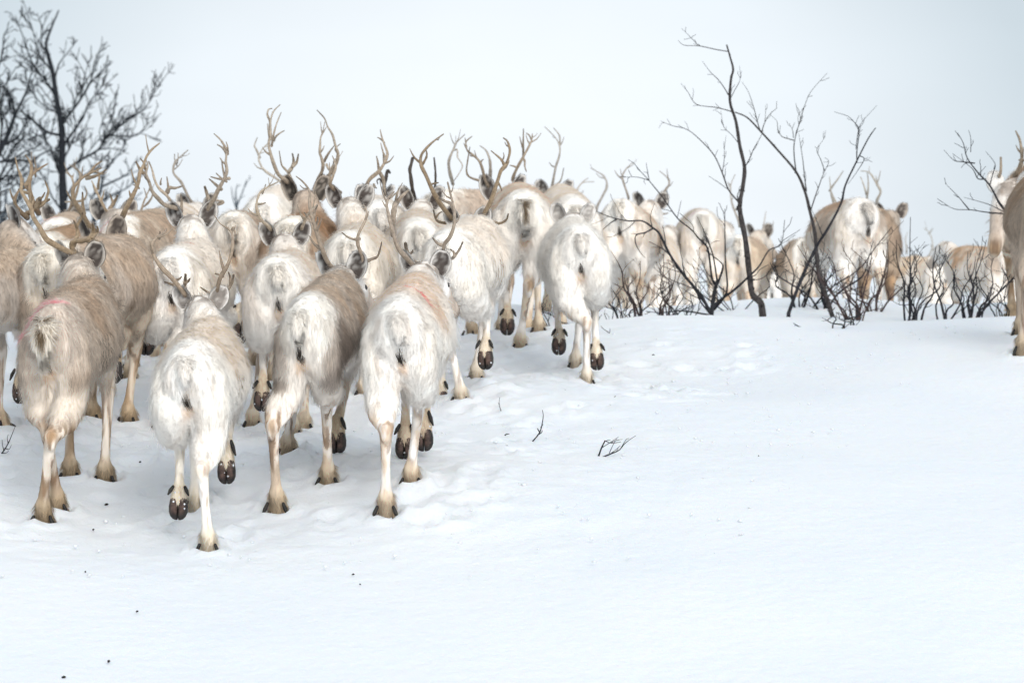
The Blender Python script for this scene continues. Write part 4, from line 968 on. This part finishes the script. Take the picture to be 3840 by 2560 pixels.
def tree_px(name, label, cat, d, trunk, r0, r1, limbs, seed, col, group=None, level=1, every=.13, tw=.0016, lean=.0, lenk=.35, trunk_every=None, lr=1.0):
    rng = np.random.default_rng(seed)
    T0 = limb_px(trunk, d, rng, .2)
    T0 = np.vstack([T0[0] - [0, 0, .18], T0])
    org = T0[1].copy()
    root = empty(name, org); tag(root, label, cat, group)
    g = Geo(); n = len(T0); t = np.linspace(0, 1, n); rng2 = np.random.default_rng(seed + 1)
    rr = (r0 + (r1 - r0) * t ** .8) * (1 + .16 * (rng2.random(n) - .5))
    g.tube(T0 - org, rr, 8, np.asarray(col) * 1.15, round_ends=True)
    # knots
    for _ in range(int(n * .5)):
        i = rng2.integers(2, n - 1); s_ = unit(rng2.normal(size=3))
        p = T0[i] - org + s_ * rr[i] * .6; g.tube([p, p + s_ * rr[i] * .9], [rr[i] * .55, rr[i] * .3], 5, np.asarray(col) * .7, round_ends=True)
    link("trunk", g.mesh("trunk", [M_BARK]), root)
    if trunk_every:
        g = Geo(); P = (T0 - org)[int(n * .35):]
        branchy(g, P, r1 * .9, r1 * .5, rng, level, np.asarray(col), trunk_every, lenk=.3, minr=tw)
        g.V = g.V[1:]; 
    for (a, b_, pts) in limbs:
        g = Geo(); P = limb_px(pts, d, rng, .35)
        # start the limb at the depth of the trunk nearest to it
        j = np.argmin(((T0[:, [0, 2]] - P[0][[0, 2]]) ** 2).sum(1)); P[:, 1] += T0[j, 1] - P[0, 1] if ((T0[j, [0, 2]] - P[0][[0, 2]]) ** 2).sum() < .02 else 0
        branchy(g, P - org, a * lr, b_ * lr, rng, level, np.asarray(col), every, lenk=lenk, minr=tw)
        link("branch", g.mesh("branch", [M_BARK]), root)
    return root

BK = (.026, .026, .030); BK2 = (.05, .044, .043)
tree_px("birch_sapling", "tall thin bare birch leaning left with a kinked top in front of the distant reindeer", "birch", 24.8,
  [(2860, 1178), (2851, 1134), (2821, 1103), (2810, 1028), (2795, 900), (2776, 802), (2776, 757), (2788, 690), (2793, 626), (2776, 547), (2761, 456), (2739, 381), (2742, 298), (2750, 261), (2739, 216), (2725, 170)], .024, .005,
  [(.005, .0018, [(2727, 193), (2686, 182), (2626, 170), (2566, 170), (2543, 152)]), (.003, .0014, [(2611, 163), (2581, 140), (2550, 116)]), (.006, .0016, [(2738, 360), (2731, 351), (2701, 302), (2663, 268), (2637, 227)]),
   (.006, .0016, [(2752, 425), (2742, 419), (2686, 404), (2611, 392), (2581, 343), (2554, 313)]), (.009, .0018, [(2774, 762), (2769, 757), (2731, 712), (2708, 652), (2678, 584), (2633, 532), (2581, 486), (2520, 471), (2479, 453)]),
   (.006, .004, [(2772, 757), (2766, 735), (2769, 712)]), (.006, .0018, [(2793, 628), (2808, 600), (2821, 562), (2840, 525), (2855, 494)]), (.004, .0014, [(2770, 535), (2745, 500), (2723, 471), (2712, 411)]),
   (.004, .0014, [(2740, 370), (2755, 340), (2772, 300), (2770, 250)]), (.004, .0014, [(2708, 652), (2713, 600), (2716, 555), (2723, 509)])], 101, BK2, "bare birches on the snow crest", every=.085, lenk=.20, lr=.72, tw=.0013)
tree_px("birch_sapling", "second thin bare birch whose long arm crosses behind the tall leaning one", "birch", 24.7,
  [(3122, 1188), (3100, 1110), (3070, 1006), (3058, 878), (3039, 795), (3021, 720), (2987, 644), (2919, 562), (2855, 494), (2806, 441), (2761, 419)], .017, .004,
  [(.006, .0016, [(2987, 644), (2979, 580), (2979, 532), (2994, 471), (3024, 381), (3047, 336), (3100, 276)]), (.005, .0015, [(2979, 525), (2950, 520), (2927, 512), (2915, 485), (2911, 456), (2889, 434)]), (.004, .0014, [(2978, 515), (2970, 490), (2960, 462)]),
   (.006, .0016, [(3026, 715), (3022, 660), (3017, 607), (3008, 550), (3000, 500)]), (.006, .0016, [(3041, 790), (3055, 740), (3070, 697), (3090, 650), (3107, 607), (3095, 590)]), (.004, .0014, [(3092, 640), (3078, 600), (3062, 562), (3085, 530), (3100, 509)]),
   (.005, .0015, [(2851, 490), (2835, 450), (2821, 411), (2799, 351), (2776, 313)]), (.005, .0015, [(2858, 494), (2868, 465), (2882, 434), (2915, 404)]), (.003, .0013, [(2868, 465), (2870, 430), (2872, 395)]), (.003, .0013, [(2996, 470), (2985, 440), (3005, 410)])], 102, BK2, "bare birches on the snow crest", every=.085, lenk=.20, lr=.72, tw=.0013)
tree_px("birch_sapling", "third bare stem leaning right with an arm curving up before the large white reindeer", "birch", 24.5,
  [(2957, 1175), (3002, 1050), (3062, 923), (3100, 862), (3152, 765), (3167, 697), (3205, 614), (3250, 524), (3276, 483)], .013, .003,
  [(.006, .0016, [(3210, 610), (3205, 569), (3209, 494), (3190, 465), (3167, 441), (3115, 426)]), (.004, .0014, [(3206, 560), (3216, 494), (3235, 456), (3288, 396)]), (.005, .0016, [(3155, 760), (3150, 745), (3148, 730)]),
   (.005, .0016, [(3220, 585), (3232, 600), (3215, 640), (3180, 690)]), (.005, .0014, [(3085, 890), (3065, 830), (3047, 787)]), (.005, .0014, [(3010, 1040), (3050, 1000), (3062, 960)])], 103, BK, "bare birches on the snow crest", every=.085, lenk=.20, lr=.72, tw=.0013)
tree_px("birch_shrub", "many-stemmed bare shrub with arms arching far left over the crest", "shrub", 24.4,
  [(2667, 1190), (2675, 1130), (2682, 1081), (2690, 1050)], .016, .009,
  [(.011, .002, [(2663, 1171), (2626, 1103), (2558, 1021), (2513, 953), (2475, 878), (2449, 854), (2410, 828), (2358, 828), (2310, 819), (2271, 806), (2237, 791)]), (.006, .0018, [(2310, 824), (2290, 835), (2258, 862)]),
   (.006, .0018, [(2449, 856), (2420, 872), (2386, 882), (2386, 914), (2405, 945), (2423, 966)]), (.008, .0016, [(2686, 1070), (2670, 1040), (2655, 932), (2620, 895), (2588, 858), (2540, 819), (2484, 741), (2432, 676), (2400, 640), (2373, 609)]),
   (.003, .0013, [(2432, 676), (2385, 667), (2336, 665)]), (.003, .0013, [(2434, 676), (2428, 640), (2423, 611)]), (.008, .0018, [(2692, 1062), (2709, 1005), (2701, 984), (2666, 958), (2640, 940)]),
   (.008, .0016, [(2680, 1160), (2722, 1092), (2718, 984), (2714, 854), (2716, 784)]), (.008, .002, [(2670, 1170), (2627, 1114), (2566, 1027), (2514, 958), (2480, 930), (2430, 905)]),
   (.010, .0018, [(2675, 1150), (2696, 1131), (2757, 1083), (2805, 1036), (2844, 997), (2882, 938), (2927, 915), (2942, 825)]), (.006, .0016, [(2665, 1180), (2620, 1120), (2600, 1060), (2560, 1000)]), (.006, .0016, [(2690, 1060), (2670, 960), (2640, 880), (2610, 810)]),
   (.006, .0016, [(2655, 1180), (2560, 1165), (2480, 1172), (2420, 1165)])], 104, BK, "bare shrubs along the snow crest", every=.12, lenk=.28)

def shrub(label, px, py, d, height, width, stems, seed, col=BK, r=.009, lean=0.0, level=2, every=.10):
    rng = np.random.default_rng(seed); b_ = at(px, py, d); b_[2] = g1(b_[0], b_[1])
    root = empty("birch_shrub", b_); tag(root, label, "shrub", "bare shrubs along the snow crest")
    for k in range(stems):
        g = Geo(); a = rng.normal(0, 1); h = 1.25 * height * (.4 + .75 * rng.random())
        pts = [np.array([rng.normal(0, .02), rng.normal(0, .05), -.1])]
        tx = a * width * .8 + lean; ty = rng.normal(0, width * .4)
        for t_ in (.25, .5, .75, 1):
            pts.append(np.array([tx * t_ ** .8 + rng.normal(0, .025), ty * t_, h * t_ ** 1.1]))
        branchy(g, crom(pts, 3), r * (.7 + .5 * rng.random()), .002, rng, level, np.asarray(col), every, lenk=.40, minr=.0014, up=.35)
        link("branch", g.mesh("branch", [M_BARK]), root)
RB = (.065, .045, .042)
SH = [("dense bushy bare shrub in front of the large white reindeer's legs", 3212, 1212, 24.3, .42, .30, 9, 3, .0), ("tangled low shrub just left of the densest one", 3100, 1175, 25.3, .36, .28, 7, 5, .0),
      ("gnarled upright shrub with a crooked foot right of the densest one", 3392, 1200, 24.3, .46, .12, 4, 7, .02), ("leaning shrub stem beside the crooked one", 3442, 1195, 24.3, .38, .14, 4, 8, .05),
      ("forked shrub with a straight tall rod in front of the small distant reindeer", 3545, 1188, 24.3, .38, .16, 4, 9, .03), ("thin V-shaped shrub near the right edge", 3628, 1172, 24.5, .36, .22, 5, 10, .02),
      ("wide spreading shrub with its stem leaning right near the edge", 3668, 1176, 24.4, .34, .24, 4, 12, .12), ("dark low shrub before the right edge reindeer's leg", 3765, 1125, 24.8, .30, .18, 6, 13, -.05),
      ("short shrub cluster at the foot of the plain white reindeer's right leg", 2335, 1200, 24.4, .26, .26, 6, 14, -.08), ("reddish shrub right of the white reindeer's leg with spreading rods", 2395, 1190, 24.5, .33, .22, 5, 15, -.1),
      ("thin reddish shrub between the leg and the many-stemmed shrub", 2490, 1185, 24.6, .34, .28, 5, 16, .0), ("low twiggy knot of shrub left of the many-stemmed shrub", 2570, 1172, 24.9, .20, .22, 7, 17, .0),
      ("upright sparse shrub beneath the cream reindeer", 2520, 1180, 24.7, .30, .10, 3, 18, .0), ("small shrub below the tan reindeer beside the birch foot", 2770, 1150, 25.6, .26, .30, 5, 19, .0),
      ("thicket of thin stems at the brown-grey reindeer's feet", 3000, 1160, 25.4, .38, .30, 7, 20, .05), ("sparse shrub filling the gap under the large white reindeer", 3280, 1165, 25.2, .34, .24, 6, 21, .1),
      ("short shrub right of the herd's last white reindeer behind its hooves", 2250, 1185, 25.2, .22, .26, 6, 22, .0), ("tiny sprig on open snow left of the densest shrub", 3185, 1222, 23.8, .12, .08, 3, 23, .0),
      ("low bush hidden behind the lifted hooves of the white pair", 2060, 1195, 25.4, .20, .3, 5, 24, .0), ("little sprig on the crest beside the second birch foot", 3135, 1232, 23.5, .14, .10, 3, 25, .0)]
for i, (lb, px, py, d, h, w_, n_, sd_, ln) in enumerate(SH):
    shrub(lb, px, py, d, h, w_, n_, 200 + sd_, RB if sd_ in (15, 16, 21, 3) else BK, lean=ln, r=.008 if h > .3 else .005)

tree_px("birch_sapling", "bare tree rooted beyond the right edge reaching its fine branches left", "birch", 23.6,
  [(3890, 1160), (3880, 1000), (3850, 900), (3810, 830), (3755, 758)], .018, .008,
  [(.008, .0018, [(3755, 758), (3719, 691), (3682, 648), (3646, 588), (3634, 533), (3616, 491)]), (.005, .0015, [(3695, 672), (3652, 673), (3630, 650), (3610, 630), (3549, 582)]), (.005, .0015, [(3655, 612), (3610, 606), (3579, 600), (3546, 561)]),
   (.005, .0015, [(3722, 688), (3730, 650), (3743, 612), (3713, 564)]), (.006, .0015, [(3800, 805), (3749, 800), (3690, 795), (3634, 788), (3567, 785), (3513, 758)]), (.005, .0015, [(3634, 786), (3605, 760), (3585, 739), (3543, 688)]), (.005, .0015, [(3790, 800), (3752, 782), (3707, 764), (3622, 739)]), (.003, .0014, [(3640, 570), (3644, 520), (3636, 486)])],
  105, BK, "bare birches on the snow crest", every=.10, lenk=.20, lr=.85)

# large bare birches behind the herd at the left
KT = dict(lr=.66, level=2, every=.065, tw=.0036, lenk=.50)
tree_px("bare_birch", "large dark bare birch with a straight trunk rising behind the left of the herd", "birch", 42,
  [(240, 900), (238, 786), (232, 631), (229, 476), (212, 373), (198, 275), (178, 201), (172, 161), (192, 98), (218, 40)], .055, .008,
  [(.028, .006, [(233, 465), (235, 459), (287, 390), (327, 327), (345, 285), (350, 247), (384, 166)]), (.016, .005, [(327, 327), (367, 281), (390, 260), (410, 247)]),
   (.026, .006, [(245, 640), (298, 602), (367, 562), (385, 530), (407, 499), (488, 442), (551, 396), (585, 321)]), (.016, .005, [(400, 508), (450, 508), (505, 505), (551, 459), (602, 425)]),
   (.026, .006, [(229, 508), (172, 493), (120, 447), (90, 425), (69, 402), (30, 330)]), (.024, .006, [(212, 370), (190, 330), (155, 287), (115, 229), (86, 143), (52, 57)]), (.018, .005, [(198, 272), (160, 225), (143, 189), (132, 115), (110, 60)]),
   (.024, .006, [(234, 550), (287, 476), (310, 440), (330, 390), (380, 330), (395, 300)]), (.022, .006, [(238, 690), (210, 620), (190, 560), (160, 520), (120, 510), (70, 560)]), (.020, .006, [(240, 760), (280, 690), (330, 650), (400, 640), (440, 560)]),
   (.018, .005, [(228, 470), (205, 420), (150, 390), (110, 340), (80, 300)]), (.016, .005, [(205, 300), (225, 240), (260, 190), (290, 150)]), (.016, .005, [(178, 205), (150, 160), (155, 100), (140, 50)]), (.018, .005, [(240, 800), (200, 740), (180, 690), (150, 640), (130, 600)]), (.018, .005, [(242, 720), (225, 640), (222, 560), (240, 480), (250, 430)]),
   (.018, .005, [(236, 600), (262, 540), (280, 480), (270, 400), (290, 340)]), (.016, .005, [(120, 447), (60, 440), (20, 400), (-20, 380)]), (.018, .005, [(245, 830), (300, 790), (350, 780), (420, 740)]), (.016, .005, [(190, 560), (130, 590), (80, 640), (40, 700)])],
  110, (.018, .020, .024), "large birches behind the herd", **KT)
tree_px("bare_birch", "bare birch at the far left edge whose limbs sweep up and right", "birch", 40,
  [(-60, 900), (-50, 760), (-30, 640), (0, 568), (34, 500), (55, 430)], .050, .018,
  [(.024, .006, [(50, 440), (92, 350), (110, 300), (126, 258)]), (.020, .006, [(52, 436), (45, 380), (20, 330), (-10, 290)]), (.022, .006, [(-20, 610), (46, 600), (100, 570), (143, 551), (200, 500)]), (.022, .006, [(-40, 700), (20, 660), (60, 600), (120, 560)]),
   (.020, .006, [(0, 568), (10, 480), (0, 400), (20, 320), (60, 250)]), (.018, .006, [(-45, 760), (10, 720), (50, 700), (90, 650)]), (.020, .006, [(10, 540), (60, 520), (90, 470), (130, 430)]), (.016, .005, [(-20, 300), (10, 200), (20, 130), (50, 100)]), (.016, .005, [(-30, 640), (-10, 560), (15, 540), (30, 470)]), (.020, .006, [(-50, 760), (10, 640), (40, 560), (95, 500)]), (.020, .006, [(-55, 860), (0, 800), (40, 790), (90, 740)]), (.018, .006, [(34, 500), (20, 440), (-5, 420)]), (.018, .006, [(0, 568), (30, 610), (80, 600), (110, 640)])],
  111, (.018, .020, .024), "large birches behind the herd", **KT)
tree_px("bare_birch", "low spreading bare birch behind the herd right of the straight trunk", "birch", 44,
  [(352, 900), (350, 830), (365, 760), (380, 700)], .035, .016,
  [(.016, .005, [(352, 820), (335, 790), (340, 740), (365, 720)]), (.016, .005, [(380, 700), (420, 680), (470, 650), (500, 600)]), (.014, .005, [(365, 760), (420, 730), (480, 700), (530, 640)]), (.014, .005, [(378, 700), (390, 640), (440, 590), (470, 540)]), (.012, .005, [(350, 830), (400, 800), (450, 790), (520, 730)])],
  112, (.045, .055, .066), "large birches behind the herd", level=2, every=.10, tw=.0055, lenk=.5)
tree_px("bare_birch", "low thicket of bare stems at the far left horizon", "birch", 46,
  [(-10, 920), (0, 840), (20, 780), (25, 720)], .035, .014,
  [(.016, .005, [(0, 840), (40, 780), (60, 720), (70, 660)]), (.016, .005, [(20, 780), (70, 740), (110, 700), (130, 650)]), (.014, .005, [(5, 830), (-10, 760), (10, 690)]), (.014, .005, [(0, 850), (60, 820), (110, 780)]), (.014, .005, [(0, 860), (90, 850), (160, 800), (190, 750)])],
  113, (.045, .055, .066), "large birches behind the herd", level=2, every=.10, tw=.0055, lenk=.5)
tree_px("bare_birch", "small clump of bare twigs showing between antlers behind the herd", "birch", 44,
  [(888, 900), (888, 820), (890, 760)], .02, .01,
  [(.010, .004, [(890, 790), (870, 740), (865, 700)]), (.010, .004, [(890, 770), (905, 720), (915, 670)]), (.010, .004, [(888, 760), (885, 720), (890, 690)])],
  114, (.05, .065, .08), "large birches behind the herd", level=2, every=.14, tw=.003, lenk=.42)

# ------------------------------------------------------------------ twigs poking out of the open snow
def twig(label, d, limbs, seed, level=0, every=.08):
    rng = np.random.default_rng(seed)
    b_ = at(*limbs[0][2][0], d); root = None
    g = Geo()
    zg = g1(b_[0], b_[1]); off = zg - .006 - b_[2]
    for (a, c, pts) in limbs:
        P = limb_px(pts, d, rng, .03, 3); P[:, 2] += off
        branchy(g, P - (b_ + [0, 0, off]), a, c, rng, level, np.array(BK), every, lenk=.3, minr=.0011)
    me = g.mesh("snow_twig", [M_BARK]); o = link("snow_twig", me); o.location = b_ + [0, 0, off]
    tag(o, label, "twig", "twigs sticking out of the open snow")
def dist_for(px, py, lo=14.5, hi=30):
    """distance at which the sight line through px,py meets the snow"""
    best = lo
    for d in np.arange(lo, hi, .05):
        p = at(px, py, d)
        if p[2] <= g1(p[0], d): return float(d)
        best = d
    return float(best)
twig("curved dark twig standing alone in the middle of the open snow", dist_for(1996, 1657), [(.004, .0014, [(1994, 1660), (2000, 1652), (2023, 1623), (2032, 1593), (2037, 1559), (2034, 1537)]), (.003, .002, [(2024, 1622), (2018, 1612), (2016, 1606)]), (.0025, .0015, [(2028, 1604), (2036, 1592)]), (.0025, .0015, [(2016, 1632), (2031, 1622), (2033, 1614)])], 301)
twig("broken branching twig at the centre right with its tip bent over", dist_for(2244, 1708), [(.0045, .0026, [(2244, 1712), (2256, 1678), (2268, 1652)]), (.0022, .001, [(2268, 1652), (2292, 1661), (2329, 1656)]), (.0018, .001, [(2292, 1660), (2310, 1652), (2334, 1647)]), (.002, .001, [(2258, 1678), (2290, 1658), (2319, 1639)]), (.0018, .001, [(2272, 1654), (2282, 1650), (2290, 1651)])], 302)
twig("long low twig fanning right beside the broken one", dist_for(2261, 1712), [(.004, .001, [(2261, 1714), (2292, 1702), (2322, 1688), (2346, 1661), (2384, 1634)]), (.002, .001, [(2285, 1700), (2296, 1675), (2312, 1647)]), (.0018, .001, [(2292, 1700), (2306, 1690), (2326, 1673)]), (.0018, .001, [(2290, 1703), (2308, 1695), (2320, 1676)]), (.0018, .001, [(2328, 1682), (2348, 1650), (2360, 1645)])], 303)
twig("slender upright twig left of the curved one", dist_for(1882, 1559), [(.003, .001, [(1883, 1562), (1878, 1540), (1872, 1518), (1874, 1491)]), (.0015, .001, [(1872, 1520), (1869, 1512)])], 304)
twig("nearly buried sliver of twig left of the slender one", dist_for(1840, 1567), [(.002, .001, [(1842, 1568), (1832, 1563), (1820, 1559)])], 305)
twig("tiny dark stick lying on the snow below the slender twig", dist_for(1900, 1628), [(.0035, .002, [(1894, 1630), (1900, 1626), (1909, 1625)])], 306)
twig("branched dry twig leaning right at the left edge", dist_for(2, 1712), [(.004, .001, [(-4, 1714), (15, 1690), (32, 1660), (44, 1632), (57, 1600)]), (.0025, .001, [(14, 1690), (10, 1668), (8, 1650)]), (.0025, .001, [(18, 1682), (34, 1686), (40, 1670)]), (.002, .001, [(30, 1662), (27, 1645), (30, 1630)]), (.002, .001, [(5, 1700), (22, 1700), (34, 1692)])], 307)
twig("dark hooked twig lying on the crest before the third stem", dist_for(3005, 1230), [(.005, .002, [(3025, 1233), (3012, 1230), (2990, 1222), (2975, 1212)]), (.003, .002, [(2995, 1226), (2985, 1218), (2980, 1222)])], 308)
twig("thin bent sprig at the crest edge right of the white reindeer's hoof", dist_for(2290, 1255), [(.003, .0012, [(2298, 1258), (2285, 1248), (2262, 1232), (2252, 1222)]), (.002, .001, [(2285, 1248), (2288, 1238), (2286, 1230)])], 309)

# dark droppings scattered on the trodden snow
DR = [(400, 1898, .009, "below the lifted hoof sole of the nearest reindeer's left side"), (350, 1990, .008, "on the snow left of the nearest reindeer"), (526, 1737, .007, "on the snow between the two left front reindeer"), (792, 1858, .008, "just right of the nearest reindeer's standing leg"),
      (1132, 1757, .008, "between the legs of the grey-flanked reindeer"), (1105, 1850, .008, "right of the grey-flanked reindeer's planted hoof"), (2310, 1496, .010, "on open snow right of the last white reindeer's hoof"), (2120, 1470, .009, "left of the last white reindeer's hoof"),
      (320, 2155, .006, "in the trodden snow at lower left"), (515, 2298, .007, "in the clean snow below the nearest reindeer at left"), (408, 2490, .009, "near the bottom edge at left"), (1325, 2155, .006, "below the red-striped reindeer"), (1350, 2200, .005, "lowest below the red-striped reindeer"),
      (2450, 1335, .008, "on the slope under the crest shrubs"), (2845, 1713, .005, "far out on the smooth snow at right"), (2640, 1835, .005, "on the smooth snow right of the branching twig"), (240, 2555, .008, "at the bottom edge left corner")]
for i, (px, py, r, where) in enumerate(DR):
    d = dist_for(px, py); p = at(px, py, d); rng = np.random.default_rng(400 + i); g = Geo()
    a = rng.random() * pi; v = np.array([cos(a), sin(a), .15]) * r * .8
    g.tube([-v, -v * .3 + [0, 0, r * .1], v * .5, v * 1.1], [r * .45, r * .62, r * .55, r * .2], 8, (.022, .018, .016), round_ends=True)
    o = link("dropping", g.mesh("dropping", [M_BARK])); o.location = (p[0], d, g1(p[0], d) + r * .45)
    tag(o, "dark dropping " + where, "dropping", "dark droppings on the trodden snow")

# ------------------------------------------------------------------ snow: one sheet to the horizon
xs = np.concatenate([-np.geomspace(3000, 5.2, 34), np.arange(-5.0, 5.001, .032), np.geomspace(5.2, 3000, 34)])
ys = np.concatenate([np.linspace(-60, 13.2, 24), np.arange(13.4, 24, .032), np.arange(24, 31, .07), np.geomspace(31.2, 3000, 60)])
X, Y = np.meshgrid(xs, ys); x = X.ravel(); y = Y.ravel()
z = ground(x, y)
near = sm(11, 14, y) * (1 - sm(28, 36, y)) * sm(7, 5, np.abs(x))
p2 = lambda s_, k=0: np.column_stack([x * s_, y * s_, np.full_like(x, k)])
# trodden ground under and behind the herd; smooth drift to the right
edge = .55 + .10 * (y - 16) + .5 * (vn(p2(.8), 3) - .5)
tr = sm(edge + .6, edge - .5, x) * sm(15.6, 16.6, y + .4 * (vn(p2(1.2), 8) - .5))
tr = np.maximum(tr, .05)
lumps = fbm(p2(3.2), 4, 11) - .5
small = fbm(p2(11), 3, 12) - .5
ridg = 1 - 2 * np.abs(vn(p2(5.0), 14) - .5)
z += near * (.045 * (fbm(p2(.8), 2, 10) - .5) + .018 * lumps * (.15 + .85 * tr) + .016 * small * tr + .010 * (ridg - .5) * tr + .003 * small)
# older prints
rng = np.random.default_rng(55)
old = []
for _ in range(220):
    q = rng.random(); yy = 16.6 + 6 * rng.random(); xx = -3.0 + (2.7 + .10 * (yy - 16) * 3) * rng.random()
    old.append((xx, yy, .05 + .035 * rng.random(), .010 + .016 * rng.random()))
m_ = (y > 13) & (y < 30) & (np.abs(x) < 5.1); idx = np.where(m_)[0]; xm = x[idx]; ym = y[idx]; dz = np.zeros(len(idx))
for (hx, hy_, r, dep) in HOLES + old:
    k = np.where((np.abs(xm - hx) < r * 4) & (np.abs(ym - hy_) < r * 4))[0]
    if len(k) == 0: continue
    rr = np.sqrt((xm[k] - hx) ** 2 + ((ym[k] - hy_) / 1.25) ** 2) / r
    dz[k] += -dep * .9 * np.exp(-(rr / .95) ** 6) + dep * .75 * np.exp(-((rr - 1.45) / .35) ** 2) * (.5 + vn(np.column_stack([xm[k] * 25, ym[k] * 25, ym[k] * 0]), 5))
z[idx] += np.clip(dz, -.07, .05)
n1, n2 = len(ys), len(xs)
i_ = np.arange(n1 - 1)[:, None]; j_ = np.arange(n2 - 1)[None]
Qf = np.stack([i_ * n2 + j_, i_ * n2 + j_ + 1, (i_ + 1) * n2 + j_ + 1, (i_ + 1) * n2 + j_], -1).reshape(-1, 4)
go = link("snow_ground", mk_mesh("snow_ground", np.column_stack([x, y, z]), [Qf], None, [M_SNOW]))
tag(go, "white trodden snow slope rising to a smooth crest", kind="structure")

# loose snow crumbs thrown up by the hooves
rng = np.random.default_rng(77); g = Geo()
ico = np.array([(1, 0, 0), (-1, 0, 0), (0, 1, 0), (0, -1, 0), (0, 0, 1), (0, 0, -1)], float)
icof = np.array([(0, 2, 4), (2, 1, 4), (1, 3, 4), (3, 0, 4), (2, 0, 5), (1, 2, 5), (3, 1, 5), (0, 3, 5)])
for k in range(900):
    yy = 15.8 + 7.5 * rng.random(); xx = -3 + (3.9 + .3 * (yy - 16)) * rng.random() ** .9
    r = .003 + .010 * rng.random() ** 3
    c = np.array([xx, yy, g1(xx, yy) + .01])
    g.add(ico * r * (.6 + .8 * rng.random((6, 1))) * np.array([1, 1, .7]) + c, T=icof)
o = link("loose_snow", g.mesh("loose_snow", [M_SNOW])); tag(o, "loose crumbs of snow scattered over the trodden slope", kind="stuff")
